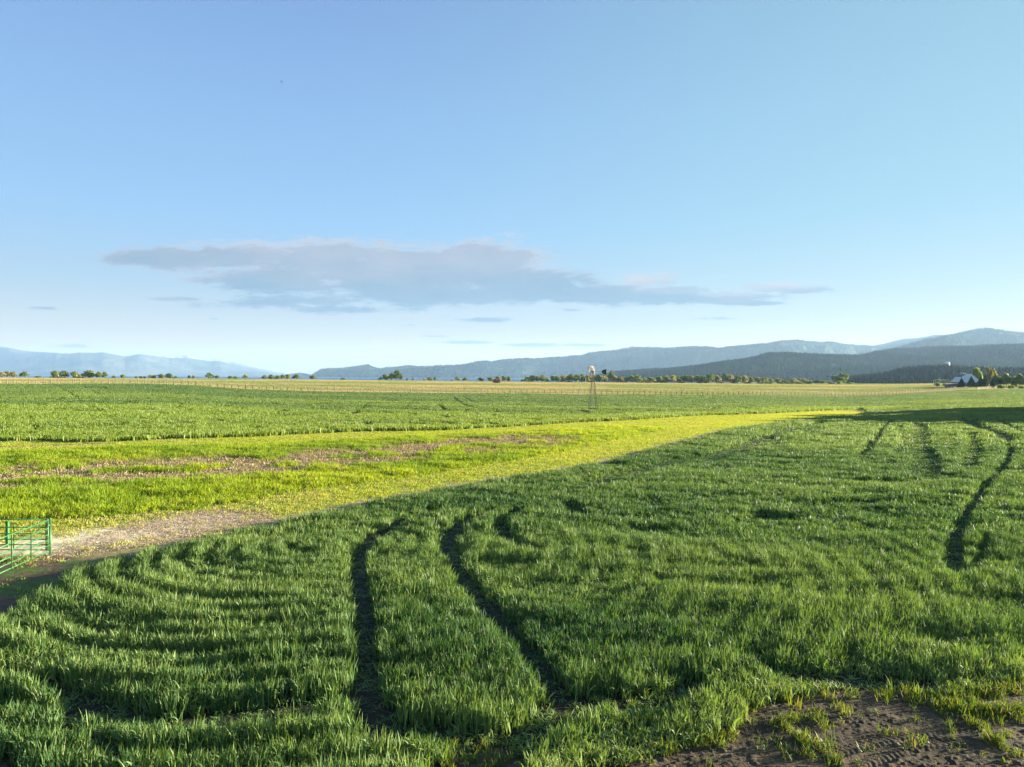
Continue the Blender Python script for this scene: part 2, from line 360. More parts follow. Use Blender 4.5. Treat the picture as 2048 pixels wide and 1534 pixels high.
def zone_color(X, Y):
    z = zones(X, Y); px = CX + F * X / np.maximum(Y, 1)
    col = np.empty(X.shape + (3,)); col[:] = (.024, .020, .010)
    def put(mask, c): 
        mk = np.asarray(mask, float)[..., None]; col[:] = col * (1 - mk) + np.array(c) * mk
    put(z['strip'], (.31, .30, .05))
    put(z['wedge'], (.13, .13, .035))
    nz = fbm(X * .35, Y * .35, 4, 3)
    db = dist_line(X, Y, BROWN); put(np.clip((1 - db / 9.0) * 2, 0, 1) * sstep(nz, .33, .46) * z['strip'], (.30, .23, .13))
    put(sstep(1.6 - dist_line(X, Y, BROWN2), 0, .8), (.30, .18, .10))
    put(sstep(1.3 - dist_line(X, Y, BROWN3), 0, .6), (.26, .15, .10))
    put(sstep(2.6 - dist_line(X, Y, STRAW) + (nz - .5) * 2, 0, 1.4) * z['strip'], (.70, .58, .36))
    put(sstep(2.6 - dist_line(X, Y, EDGE) + (fbm(X * .4, Y * .4, 3, 17) - .5) * 3, 0, 1) * z['strip'] * .8, (.30, .24, .12))
    yard = sstep(28.2 - Y + (nz - .5) * 2.5, 0, 2) * z['strip']; put(yard, (.12, .075, .05))
    put(yard * sstep(fbm(X * .5, Y * 1.1, 3, 9), .52, .6), (.09, .13, .03))
    put(z['dirt'], (.085, .064, .034))
    for (x0, py, x1, w) in BARE_px:
        g0 = at_ground(x0, py); g1 = at_ground(x1, py); yc = g0[1] + (g1[1] - g0[1]) * (X - g0[0]) / (g1[0] - g0[0])
        put((X > g0[0] - 2) & (X < g1[0] + 2) & (np.abs(Y - yc + 2) < 9 * w), (.55, .44, .26))
    wm = np.hypot(X - at_Y(1186, 153.), Y - 153.); put(sstep(4.5 - wm, 0, 1), (.10, .09, .05))
    # pasture beyond the fence: bands of dry straw and of green
    past = sstep(Y - fence_Y(px), -1, 1); lnY = np.log(np.maximum(Y, 1))
    b = fbm(X * .006 + 3, lnY * 9, 4, 21); b2 = fbm(X * .03, lnY * 34, 3, 5)
    dry = sstep(b + (b2 - .5) * .5, .38, .58)
    pc = dry[..., None] * np.array((.46, .36, .22)) + (1 - dry[..., None]) * np.array((.20, .25, .06))
    pm = past[..., None]; col[:] = col * (1 - pm) + pc * pm
    sh = sstep(Y, 700, 790); put(sh * past, (.52, .43, .25))
    put(sstep(Y, 1100, 1500), (.05, .07, .03))
    return col

def build_ground():
    ang = np.radians(np.concatenate([np.arange(-180, -60, 6.), np.arange(-60, -44, 1.), np.arange(-44, 44, .2), np.arange(44, 60, 1.), np.arange(60, 180, 6.)]))
    r = np.concatenate([[0.5], np.exp(np.arange(math.log(2.0), math.log(1100), .0125)), np.exp(np.arange(math.log(1110), math.log(5600), .06))])
    Rg, Ag = np.meshgrid(r, ang, indexing='ij')
    X = Rg * np.sin(Ag); Y = Rg * np.cos(Ag)
    Z = zt(X, Y)
    z = zones(X, Y)
    Z = Z + (fbm(X * .8, Y * .8, 3, 2) - .5) * .06 * (Rg < 200)
    Z = np.where(z['dirt'] & (Rg < 40), Z - .03, Z)
    col = np.concatenate([zone_color(X, Y), np.ones(X.shape + (1,))], -1)
    n, k = X.shape; idx = np.arange(n * k).reshape(n, k)
    nx = np.roll(idx, -1, 1)
    faces = np.stack([idx[:-1], nx[:-1], nx[1:], idx[1:]], -1).reshape(-1, 4)
    V = np.stack([X, Y, Z], -1).reshape(-1, 3)
    cen = len(V); V = np.concatenate([V, [[0, 0, 0]]]); col = np.concatenate([col.reshape(-1, 4), [[.1, .08, .05, 1]]])
    me = mesh_np('ground', V, faces, M['ground'], True, {'zone': ('FLOAT_COLOR', col)})
    o = link('ground', me); prop(o, kind='structure')
build_ground()

def build_lake():
    m = bpy.data.materials.new('lake_water'); m.use_nodes = True; g = NT(m.node_tree)
    geo = g.add('ShaderNodeNewGeometry'); n = g.noise(g.mapping(geo.outputs['Position'], (.02, .06, 1)), 1.0, 5, .6)
    p = g.add('ShaderNodeBsdfPrincipled'); g.link(g.mix(n, (.02, .09, .18, 1), (.04, .13, .24, 1)), p.inputs['Base Color'])
    sock(p, 'Roughness', .55); sock(p, 'IOR', 1.33); sock(p, 'Specular IOR Level', .25)
    o = g.add('ShaderNodeOutputMaterial'); g.link(p.outputs[0], o.inputs[0])
    v = [(-15500, 700, -8), (4500, 700, -8), (9000, 20000, -8), (-15500, 20000, -8)]
    ob = link('lake', mesh_np('lake', v, [[0, 1, 2, 3]], m)); prop(ob, kind='structure')
build_lake()
# ------------------------------------------------------------------ grass and cereal, built blade by blade
HID = bpy.data.collections.new('grass clumps')     # source clumps, never linked to the scene
def blades(name, mat, n, rad, h, w, seg=3, lean=.25, arch=.5, arch_p=.35, hv=.2, heads=0.0, cseed=0):
    r = np.random.default_rng(100 + cseed); V = []; Fc = []; A = []
    for i in range(n):
        ph = r.uniform(0, 2 * math.pi); rr = rad * math.sqrt(r.uniform()); bx, by = rr * math.cos(ph), rr * math.sin(ph)
        H = h * r.uniform(1 - hv, 1 + hv * .5); W = w * (.6 + 1.3 * r.uniform() ** 2.2); d = r.uniform(0, 2 * math.pi)
        arching = r.uniform() < arch_p
        ln = lean * r.uniform(0, 1); ar = arch * (r.uniform(.7, 1.5) if arching else r.uniform(.0, .35))
        rv = r.uniform(); f = r.uniform(0, math.pi); z0 = 0.0
        if arching and r.uniform() < .5: z0 = H * r.uniform(.25, .55); H = H * .55
        dx, dy = math.cos(d), math.sin(d); sx, sy = math.cos(f), math.sin(f)
        b0 = len(V); x, y, z = bx, by, z0; tilt = ln
        for s in range(seg + 1):
            t = s / seg
            ww = W * (.75 + .35 * math.sin(t * 2.4)) * (1 - t ** 3) * .5 + .0006
            V += [(x - sx * ww, y - sy * ww, z), (x + sx * ww, y + sy * ww, z)]; A += [rv, rv]
            st = H / seg; tilt = ln + ar * 2.1 * (t + .5 / seg) ** 2
            x += dx * math.sin(tilt) * st; y += dy * math.sin(tilt) * st; z += math.cos(tilt) * st
        for s in range(seg): a = b0 + 2 * s; Fc.append((a, a + 1, a + 3, a + 2))
        if heads and r.uniform() < heads and not arching:       # green ears on their stalks
            b0 = len(V); hz = H * 1.02; hw = w * .9
            for (zz, k) in ((-.01, .3), (.035, 1), (.09, .1)):
                cx, cy = x + dx * zz * .3, y + dy * zz * .3
                V += [(cx - sx * hw * k * .5, cy - sy * hw * k * .5, hz + zz), (cx + sx * hw * k * .5, cy + sy * hw * k * .5, hz + zz)]; A += [.93, .93]
            for s in range(2): a = b0 + 2 * s; Fc.append((a, a + 1, a + 3, a + 2))
    me = mesh_np(name, V, Fc, mat, True, {'rnd': ('FLOAT', A)})
    o = bpy.data.objects.new(name, me); HID.objects.link(o); return o
def collect(objs, nm):
    c = bpy.data.collections.new(nm)
    for o in objs: c.objects.link(o)
    return c
def scatter_obj(name, X, Y, Z, sc3, rot, tone, dry, coll, label):
    n = len(X); me = bpy.data.meshes.new(name); me.vertices.add(n)
    me.vertices.foreach_set('co', np.stack([X, Y, Z], -1).astype(np.float32).ravel())
    def at(an, typ, d, key='value'):
        a = me.attributes.new(an, typ, 'POINT'); a.data.foreach_set(key, np.asarray(d, np.float32).ravel())
    at('isc', 'FLOAT_VECTOR', sc3, 'vector'); at('irot', 'FLOAT_VECTOR', rot, 'vector'); at('tone', 'FLOAT', tone); at('dry', 'FLOAT', dry)
    o = link(name, me); prop(o, label, None, None, 'stuff')
    ng = bpy.data.node_groups.new(name + '_scatter', 'GeometryNodeTree')
    ng.interface.new_socket('Geometry', in_out='INPUT', socket_type='NodeSocketGeometry')
    ng.interface.new_socket('Geometry', in_out='OUTPUT', socket_type='NodeSocketGeometry')
    N = ng.nodes; L = ng.links
    gi = N.new('NodeGroupInput'); go = N.new('NodeGroupOutput'); ci = N.new('GeometryNodeCollectionInfo'); iop = N.new('GeometryNodeInstanceOnPoints')
    ci.inputs['Collection'].default_value = coll; ci.inputs['Separate Children'].default_value = True; ci.inputs['Reset Children'].default_value = True
    def na(an, typ):
        q = N.new('GeometryNodeInputNamedAttribute'); q.data_type = typ; q.inputs['Name'].default_value = an; return q.outputs['Attribute']
    L.new(gi.outputs[0], iop.inputs['Points']); L.new(ci.outputs[0], iop.inputs['Instance']); iop.inputs['Pick Instance'].default_value = True
    e2r = N.new('FunctionNodeEulerToRotation'); L.new(na('irot', 'FLOAT_VECTOR'), e2r.inputs[0]); L.new(e2r.outputs[0], iop.inputs['Rotation'])
    L.new(na('isc', 'FLOAT_VECTOR'), iop.inputs['Scale']); L.new(iop.outputs[0], go.inputs[0])
    md = o.modifiers.new('scatter', 'NODES'); md.node_group = ng
    return o
def grid_pts(y0, y1, dens, jit=.5, ang=41.5, seed=1, xm=5.5):
    """jittered points in the ground fan between two distances"""
    r = np.random.default_rng(seed); s = 1 / math.sqrt(dens); t = math.tan(math.radians(40))
    nx = int((t * y1 + xm) * 2 / s) + 1; ys = np.arange(y0, y1, s); xs = np.arange(nx) * s - nx * s / 2
    X, Y = np.meshgrid(xs, ys); X = X + r.uniform(-jit, jit, X.shape) * s * 1.6; Y = Y + r.uniform(-jit, jit, Y.shape) * s * 1.6
    k = np.abs(X) < t * Y + xm; return X[k], Y[k]
def height_field(X, Y):
    """how tall the cereal stands (1 = full)"""
    h = np.ones(X.shape)
    for line, w, keep in TRAM + BACKT:
        a = np.array(line); bb = (X > a[:, 0].min() - 2) & (X < a[:, 0].max() + 2) & (Y > a[:, 1].min() - 2) & (Y < a[:, 1].max() + 2)
        if not bb.any(): continue
        wob = .75 + .5 * vnoise(X[bb] * 1.3, Y[bb] * 1.3, 7)
        d = dist_line(X[bb], Y[bb], line) / wob
        h[bb] = np.minimum(h[bb], keep + (1 - keep) * sstep(d, w * .8, w * 1.35))
    return h
def crop_points(y0, y1, dens, seed):
    X, Y = grid_pts(y0, y1, dens, seed=seed)
    z = zones(X, Y); r = np.random.default_rng(seed + 50)
    k = ~z['strip'] & ~z['dirt'] & (Y < fence_Y(CX + F * X / Y) - 8)
    X, Y = X[k], Y[k]
    for (x0, py, x1, w) in BARE_px:                # thin bare streaks of the back field
        gx0, gy0 = at_ground(x0, py); gx1, gy1 = at_ground(x1, py)
        if gy0 < y0 - 10 or gy0 > y1 + 10: continue
        yc = gy0 + (gy1 - gy0) * (X - gx0) / (gx1 - gx0); u = (X - gx0) / (gx1 - gx0)
        k = ~((u > 0) & (u < 1) & (np.abs(Y - yc + 3) < 9 * w * (.5 + vnoise(X * .35, Y * 0, 6)) * np.clip(np.sin(np.clip(u, 0, 1) * 3.14) * 2, 0, 1)) & (r.uniform(size=X.shape) < .93)); X, Y = X[k], Y[k]
    k = np.hypot((X - at_Y(1186, 153.)) / 1.0, (Y - 152.) / 2.2) > 1.9; X, Y = X[k], Y[k]
    return X, Y, r
# which field a plant stands in: in front of the mown strip (0) or behind it (1)
_Al = [(a, b) for a, b in A_g]
def is_back(X, Y):
    ax = np.array([p[0] for p in A_g[3:]]); ay = np.array([p[1] for p in A_g[3:]])
    u = X / Y; ua = ax / ay
    edge = np.interp(u, ua, ay); return (Y > edge) & (u < ua[-1]) | (Y > 175 + 60 * (fbm(X * .01, Y * .01, 2, 4) - .5))
def make_crop():
    P0 = [blades('cereal_clump', M['crop'], 15, .13, .55, .022, 4, .18, .65, .42, .22, .0, i) for i in range(9)]
    P1 = [blades('cereal_clump', M['crop'], 18, .22, .55, .033, 3, .18, .6, .4, .22, .0, 20 + i) for i in range(6)]
    P2 = [blades('cereal_clump', M['crop'], 20, .50, .58, .075, 2, .15, .5, .3, .2, .0, 40 + i) for i in range(5)]
    P3 = [blades('cereal_clump', M['back'], 22, .55, .60, .080, 2, .18, .5, .3, .25, .0, 60 + i) for i in range(5)]
    c = [collect(p, 'cereal clumps') for p in (P0, P1, P2, P3)]
    def go(name, X, Y, r, coll, back, lab, hmul=1.0):
        h = height_field(X, Y)
        # drill rows and lodged patches: the height waves that catch the low sun
        w1 = fbm(X * .45 + 2.0 * fbm(X * .12, Y * .12, 2, 8), Y * .95, 3, 31); w2 = fbm(X * .10, Y * .16, 3, 12)
        hole = sstep(fbm(X * .38, Y * .7, 3, 77), .30, .40)
        if not back:                               # drill rows swung round on the headland turn
            q0 = at_z(640, 1085, .4); rr = np.hypot(X - q0[0], (Y - q0[1])) + .35 * (fbm(X * .5, Y * .5, 2, 40) - .5) * .9
            m0 = sstep(-X, .0, 3) * sstep(Y, 40, 30); amp = .17 + .28 * m0
            rows = .5 + .5 * np.sin(rr * 2 * math.pi / .95)
            rows = 1 - amp * sstep(rows, .35, .85) * sstep(fbm(X * .3, Y * .3, 2, 41), .25, .5)
            big = (.80 + .32 * sstep(w1, .3, .7)) * (.88 + .2 * w2) * rows
        if back: big = (.80 + .3 * sstep(fbm(X * .08, Y * .12, 3, 31), .3, .7)) * (.55 + .45 * sstep(fbm(X * .35, Y * .18, 3, 33), .30, .42))
        else: big = big * (.62 + .38 * hole)
        hh = h * big * r.uniform(.84, 1.1, X.shape) * hmul
        k = (h > .45) | (r.uniform(size=X.shape) < .55)
        X, Y, hh, h, w1, w2 = [v[k] for v in (X, Y, hh, h, w1, w2)]
        n = len(X); s = r.uniform(.85, 1.15, n)
        edge = np.abs(X * 0)
        dd = dist_line(X, Y, DIRT_g) if not back else None
        tone = np.clip(.42 + (w2 - .5) * 1.1 + r.normal(0, .13, n), 0, 1); dry = np.full(n, .018)
        if back:
            px = CX + F * X / Y; dB = dist_line(X, Y, B_g)
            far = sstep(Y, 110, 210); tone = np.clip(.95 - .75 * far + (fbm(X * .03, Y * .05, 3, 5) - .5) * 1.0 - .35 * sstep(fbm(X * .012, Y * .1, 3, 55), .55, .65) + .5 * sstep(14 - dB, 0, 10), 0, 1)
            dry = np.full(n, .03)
        else:
            e = sstep(.9 - dd, 0, .8); tone = np.clip(tone + e * .55 + .25 * sstep(Y, 30, 90), 0, 1); hh = hh * (1 - .45 * e * r.uniform(.3, 1, n)); dry = dry + e * .10
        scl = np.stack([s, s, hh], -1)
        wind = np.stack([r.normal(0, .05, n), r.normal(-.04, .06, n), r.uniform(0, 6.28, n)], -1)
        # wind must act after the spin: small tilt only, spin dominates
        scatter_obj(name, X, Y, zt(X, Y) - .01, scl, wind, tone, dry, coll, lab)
    DIRT_g = gline(DIRT_px, 0)
    tot = 0
    for (y0, y1, dens, ci, seed) in ((9.6, 30, 38, 0, 1), (30, 70, 16, 1, 2), (70, 260, 3.6, 2, 3)):
        X, Y, r = crop_points(y0, y1, dens, seed); b = is_back(X, Y) & (ci == 2)
        go('cereal_crop', X[~b], Y[~b], r, c[ci], False, 'dense dark green cereal crop standing across the near field')
        if b.any(): Xb, Yb = X[b], Y[b]
    X, Y, r = crop_points(68, 420, 2.9, 4); b = is_back(X, Y)
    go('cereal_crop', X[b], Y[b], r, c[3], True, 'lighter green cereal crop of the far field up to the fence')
make_crop()

def make_verge():
    W0 = collect([blades('verge_clump', M['weed'], 22, .34, .42, .030, 3, .35, .6, .35, .4, 0, 80 + i) for i in range(6)], 'verge clumps')
    N0 = collect([blades('mown_clump', M['mown'], 22, .34, .11, .028, 2, .7, .5, .3, .5, 0, 90 + i) for i in range(6)], 'mown clumps')
    X, Y = grid_pts(22, 125, 9, seed=9); z = zones(X, Y); r = np.random.default_rng(77)
    nz = fbm(X * .35, Y * .35, 4, 3); n2 = fbm(X * .12, Y * .2, 3, 19)
    db = dist_line(X, Y, BROWN); brown = np.clip((1 - db / 9.0) * 2, 0, 1) * sstep(nz, .33, .46)
    k = z['wedge'] & (r.uniform(size=X.shape) > brown * .93)
    x, y = X[k], Y[k]; n = len(x); px = CX + F * x / y
    hh = (.65 + .55 * sstep(fbm(x * .5, y * .7, 3, 44), .3, .7)) * r.uniform(.75, 1.15, n) * (1 - .25 * brown[k]) * np.clip(.5 + dist_line(x, y, WEDGE + WEDGE[:1]) * .6, .5, 1)
    tone = np.clip(.35 + (n2[k] - .5) * 1.3 + .35 * sstep(px, 900, 1250) - .3 * brown[k] + r.normal(0, .13, n), 0, 1)
    s = r.uniform(.8, 1.2, n)
    scatter_obj('tall_grass', x, y, zt(x, y), np.stack([s, s, hh], -1), np.stack([r.normal(0, .08, n), r.normal(0, .08, n), r.uniform(0, 6.28, n)], -1),
                tone, .05 + .35 * brown[k] + .1 * (n2[k] > .6), W0, 'tall yellow green grass between the two mown strips')
    D0 = collect([blades('dead_clump', M['dead'], 16, .34, .22, .030, 3, .7, .7, .5, .5, 0, 160 + i) for i in range(5)], 'dead clumps')
    k = z['wedge'] & (r.uniform(size=X.shape) < brown * .85); x, y = X[k], Y[k]; n = len(x); s = r.uniform(.7, 1.2, n)
    scatter_obj('dead_stalks', x, y, zt(x, y), np.stack([s, s, s * r.uniform(.4, 1.3, n)], -1), np.stack([r.normal(0, .1, n), r.normal(0, .1, n), r.uniform(0, 6.28, n)], -1),
                r.uniform(0, 1, n), np.full(n, .05), D0, 'brown trampled stalks in the bare band through the tall grass')
    q = np.random.default_rng(5); x = q.uniform(-18, -7, 9000); y = q.uniform(26, 37, 9000); k = (dist_line(x, y, STRAW) < 2.8) & inside(x, y, STRIP); x, y = x[k], y[k]; n = len(x); s = q.uniform(.3, .7, n)
    scatter_obj('straw_litter', x, y, zt(x, y), np.stack([s, s, s * q.uniform(.1, .5, n)], -1), np.stack([q.normal(0, .1, n), q.normal(0, .1, n), q.uniform(0, 6.28, n)], -1),
                q.uniform(.8, 1, n), np.full(n, .75), D0, 'pale dry straw litter by the gate along the near crop')
    X, Y = grid_pts(17, 170, 9, seed=10); z = zones(X, Y)
    ds = dist_line(X, Y, STRAW); dp = np.minimum(dist_line(X, Y, BROWN2), dist_line(X, Y, BROWN3) + .4); nz = fbm(X * .5, Y * .9, 3, 9)
    yard = (Y < 28) & (nz < .50)
    keep = np.clip((ds - 1.0) / 2.2, .06, 1) * np.clip(dp / 1.6, .08, 1) * np.where(yard, .12, 1) * np.clip((dist_line(X, Y, EDGE) + (fbm(X * .4, Y * .4, 3, 17) - .5) * -3 - 1.5) / 1.2, .12, 1)
    k = z['strip'] & ~z['wedge'] & (r.uniform(size=X.shape) < keep)
    x, y = X[k], Y[k]; n = len(x); s = r.uniform(.8, 1.3, n)
    tone = np.clip(.55 + (fbm(x * .2, y * .4, 3, 61) - .5) * .9 + r.normal(0, .15, n) - .5 * (y < 28), 0, 1)
    dry = np.clip(.14 + .45 * np.clip(1 - ds[k] / 7, 0, 1) + .25 * sstep(fbm(x * .15, y * .6, 3, 88), .5, .7), 0, .7)
    scatter_obj('mown_grass', x, y, zt(x, y), np.stack([s, s, s * r.uniform(.6, 1.3, n)], -1), np.stack([r.normal(0, .05, n), r.normal(0, .05, n), r.uniform(0, 6.28, n)], -1),
                tone, dry, N0, 'short mown yellow grass of the strip curving between the crops')
    # tufts scattered over the bare dirt in the near corner
    T0 = collect([blades('weed_tuft', M['tuft'], 20, .10, .17, .011, 3, .7, .7, .5, .5, 0, 120 + i) for i in range(5)], 'weed tufts')
    tp = [(500, 450), (520, 470), (600, 420), (590, 440), (620, 410), (740, 380), (730, 400), (760, 430), (700, 420), (640, 530), (650, 560), (625, 520), (680, 570), (740, 600), (720, 610), (790, 620), (770, 590), (870, 680), (850, 660), (880, 360), (900, 380), (960, 280), (1190, 290), (1170, 280), (1350, 300), (1400, 310), (1590, 440), (1600, 480), (1600, 520),
          (1750, 460), (1780, 480), (1880, 570), (1900, 580), (1930, 600), (1850, 560), (1820, 550), (700, 640), (820, 580), (2000, 650), (530, 440), (800, 470), (560, 500), (200, 540), (120, 590), (1720, 440), (1940, 520)]
    px = []; py = []
    for (a, b) in tp:
        for q in range(3): px.append(1400 + (a + random.gauss(0, 16)) / 3.16); py.append(1300 + (b + 25 + random.gauss(0, 9)) / 3.16)
    for i in range(170):                            # the short grass lobe under the crop edge
        t = random.random(); px.append(1868 + t * 190 + random.gauss(0, 5)); py.append(1413 + t * 22 + 10 * math.sin(t * 5) * .3 + random.gauss(0, 6))
    for i in range(70):
        t = random.random(); px.append(1890 + t * 170); py.append(1395 - t * 20 + random.gauss(0, 7))
    for i in range(90):
        px.append(random.uniform(1180, 2060)); py.append(random.uniform(1400, 1560))
    for i in range(30): px.append(random.uniform(880, 1060)); py.append(random.uniform(1490, 1540))
    for i in range(170):
        j = random.randrange(len(DIRT_px) - 1); t = random.random(); a, b = DIRT_px[j], DIRT_px[j + 1]
        px.append(a[0] * (1 - t) + b[0] * t + random.gauss(0, 9)); py.append(a[1] * (1 - t) + b[1] * t + random.gauss(3, 7))
    x, y = at_z(np.array(px), np.array(py), 0); n = len(x); s = r.uniform(.6, 1.5, n)
    scatter_obj('weed_tufts', x, y, zt(x, y) - .015, np.stack([s, s, s * r.uniform(.6, 1.4, n)], -1), np.stack([r.normal(0, .1, n), r.normal(0, .1, n), r.uniform(0, 6.28, n)], -1),
                np.clip(r.normal(.35, .3, n), 0, 1), np.full(n, .12), T0, 'small yellow green weed tufts growing on the bare dirt corner')
    # pasture grass beyond the fence
    Pc = collect([blades('pasture_clump', M['pasture'], 26, 1.4, .30, .16, 2, .5, .5, .3, .4, 0, 140 + i) for i in range(4)], 'pasture clumps')
    X, Y = grid_pts(240, 860, .16, seed=12, xm=20); px = CX + F * X / Y
    k = Y > fence_Y(px) + 2; X, Y, px = X[k], Y[k], px[k]; lnY = np.log(Y)
    b = fbm(X * .006 + 3, lnY * 9, 4, 21); b2 = fbm(X * .03, lnY * 34, 3, 5); dry = sstep(b + (b2 - .5) * .5, .38, .58)
    n = len(X); s = r.uniform(.8, 1.3, n)
    scatter_obj('pasture_grass', X, Y, zt(X, Y), np.stack([s, s, s * r.uniform(.5, 1.1, n)], -1), np.stack([0 * X, 0 * X, r.uniform(0, 6.28, n)], -1),
                np.clip(dry * .9 + r.normal(0, .08, n), 0, 1), np.full(n, .05) + .1 * dry, Pc, 'dry tan and green pasture grass between the fence and the lake')
make_verge()

def build_dirt():
    r = np.random.default_rng(3)
    xs = np.arange(0.2, 13.5, .028); ys = np.arange(11.3, 18.2, .028); X, Y = np.meshgrid(xs, ys)
    ins = inside(X, Y, DIRT); dl = dist_line(X, Y, DIRT[:len(DIRT_px)])
    s = np.where(ins, dl, -dl)
    Z = .010 + (fbm(X * 1.2, Y * 1.2, 3, 8) - .5) * .05 + (fbm(X * 9, Y * 9, 4, 18) - .5) * .026 + (fbm(X * 26, Y * 26, 2, 28) - .5) * .022
    clod = np.maximum(0, vnoise(X * 14, Y * 14, 90) - .74) * .16 * sstep(fbm(X * .8, Y * .8, 2, 91), .4, .55); Z += clod
    for line in (gline([(1400 + a / 3.16, 1300 + b / 3.16) for a, b in [(760, 690), (860, 655), (980, 625), (1100, 595), (1220, 568), (1340, 545), (1450, 520), (1560, 500), (1700, 495)]], 0),
                 gline([(1400 + a / 3.16, 1300 + b / 3.16) for a, b in [(420, 700), (600, 690), (700, 700), (800, 720)]], 0),
                 gline([(1400 + a / 3.16, 1300 + b / 3.16) for a, b in [(1000, 740), (1250, 640), (1450, 600), (1700, 590), (1900, 640), (2048, 690)]], 0)):
        # tyre print: a shallow rut with lugs
        best = np.full(X.shape, 9.); along = np.zeros(X.shape); L0 = 0; sgn = np.zeros(X.shape)
        for (x0, y0), (x1, y1) in zip(line[:-1], line[1:]):
            dx, dy = x1 - x0, y1 - y0; L = math.hypot(dx, dy); t = np.clip(((X - x0) * dx + (Y - y0) * dy) / L / L, 0, 1)
            ex, ey = X - x0 - t * dx, Y - y0 - t * dy; d = np.hypot(ex, ey); k = d < best
            best[k] = d[k]; along[k] = (L0 + t * L)[k]; sgn[k] = ((dx * ey - dy * ex) / L)[k]; L0 += L
        k = sstep(.21 - best, 0, .05)
        lug = np.sin((along + np.abs(sgn) * .7) * 2 * math.pi / .13) > .1
        Z = Z * (1 - .5 * k) + k * (-.008 + .011 * lug * sstep(fbm(X * 1.1, Y * 1.1, 2, 71), .3, .6))
        Z += .02 * np.exp(-((best - .25) / .05) ** 2)
    Z = zt(X, Y) + Z - .0 - .20 * sstep(-s + .05, 0, .35)
    n, k = X.shape; idx = np.arange(n * k).reshape(n, k)
    f = np.stack([idx[:-1, :-1], idx[:-1, 1:], idx[1:, 1:], idx[1:, :-1]], -1).reshape(-1, 4)
    f = f[(s.reshape(-1)[f] > -.5).all(1)]
    c = np.ones(X.shape + (4,)); g = fbm(X * 1.5, Y * 1.5, 3, 66)[..., None]
    c[..., :3] = np.array((.040, .029, .014)) * (1 - g) + np.array((.125, .090, .048)) * g
    o = link('dirt_track', mesh_np('dirt_track', np.stack([X, Y, Z], -1).reshape(-1, 3), f, M['ground'], True, {'zone': ('FLOAT_COLOR', c.reshape(-1, 4))}))
    prop(o, kind='structure')
build_dirt()
# ------------------------------------------------------------------ hills and mountains
def mat_hill(name, c0, c1, c2, ns=.004, snow=None):
    m = bpy.data.materials.new(name); m.use_nodes = True; g = NT(m.node_tree)
    P = g.add('ShaderNodeNewGeometry').outputs['Position']
    n1 = g.noise(P, ns, 6, .6); n2 = g.noise(g.mapping(P, (1, 1, .4)), ns * 10, 4, .7)
    c = g.mix(g.ramp(n1, .38, .62), C4(c0), C4(c1)); c = g.mix(g.ramp(n2, .58, .75, 0, .7), c, C4(c2))
    if snow:
        z = g.add('ShaderNodeSeparateXYZ'); g.link(P, z.inputs[0])
        k = g.ramp(g.math('ADD', z.outputs[2], g.math('MULTIPLY', n2, snow[1])), snow[0], snow[0] + snow[1] * .4)
        c = g.mix(g.math('MULTIPLY', k, .35), c, (.6, .62, .66, 1))
    p = g.add('ShaderNodeBsdfPrincipled'); g.link(c, p.inputs['Base Color']); sock(p, 'Roughness', .95); sock(p, 'Specular IOR Level', .1)
    b = g.add('ShaderNodeBump'); b.inputs['Strength'].default_value = 1; b.inputs['Distance'].default_value = 14
    g.link(n2, b.inputs['Height']); g.link(b.outputs[0], p.inputs['Normal'])
    o = g.add('ShaderNodeOutputMaterial'); g.link(p.outputs[0], o.inputs[0]); return m
M['hill'] = mat_hill('forested_hill', (.009, .033, .022), (.040, .078, .040), (.09, .115, .05))
M['mount'] = mat_hill('far_mountain', (.05, .07, .06), (.12, .12, .10), (.20, .19, .16), .0012, None)
M['slope'] = mat_hill('forest_floor', (.018, .036, .018), (.03, .05, .022), (.05, .07, .03), .01)
HILLS = {}
def hills(name, pts, D, W, mat, base=-12, rough=.35, dstep=2.5, rows=46, seed=0, Dvar=.06, label=None, Dslope=0.0, sil=0.0):
    pts = sorted(pts); px = np.arange(pts[0][0], pts[-1][0] + .1, dstep)
    py = np.interp(px, [p[0] for p in pts], [p[1] for p in pts])
    py = py + (fbm(px * .09, px * 0 + seed, 4, seed) - .5) * sil
    Dc = D * (1 + Dvar * np.sin(px * .011 + seed) + Dslope * (px - px[0]) / 1000)
    zc = CAMZ + (horizon(px) - py) / F * Dc                       # crest height
    v = np.linspace(-1, 1, rows); prof = np.where(v < 0, (1 + v), (1 - v)); prof = sstep(prof, -.15, 1.0); prof = (prof - prof.min()) / (1 - prof.min())
    X0 = (px - CX) / F
    Yg = Dc[None] + v[:, None] * W; Xg = X0[None] * Dc[None] * (1 + v[:, None] * W / Dc[None])
    s = W * .5
    nz = 1 - np.abs(2 * fbm(Xg / s + 7, Yg / s, 5, 200 + seed) - 1)               # ridged spurs and draws
    nz2 = fbm(Xg / (s * .3), Yg / (s * .3), 4, 300 + seed)
    pz = prof[:, None]; mid = 4 * pz * (1 - pz)
    Z = base + (zc[None] - base) * (pz + mid * ((nz - .72) * rough * 1.5 + (nz2 - .5) * rough * .6))
    Z = np.minimum(Z, CAMZ + (zc[None] - CAMZ) * Yg / Dc[None])      # the crest line stays the skyline
    Z = np.maximum(Z, base)
    n, k = Xg.shape; idx = np.arange(n * k).reshape(n, k)
    f = np.stack([idx[:-1, :-1], idx[:-1, 1:], idx[1:, 1:], idx[1:, :-1]], -1).reshape(-1, 4)
    o = link(name, mesh_np(name, np.stack([Xg, Yg, Z], -1).reshape(-1, 3), f, mat, True)); prop(o, kind='structure')
    return (Xg, Yg, Z, px, Dc)
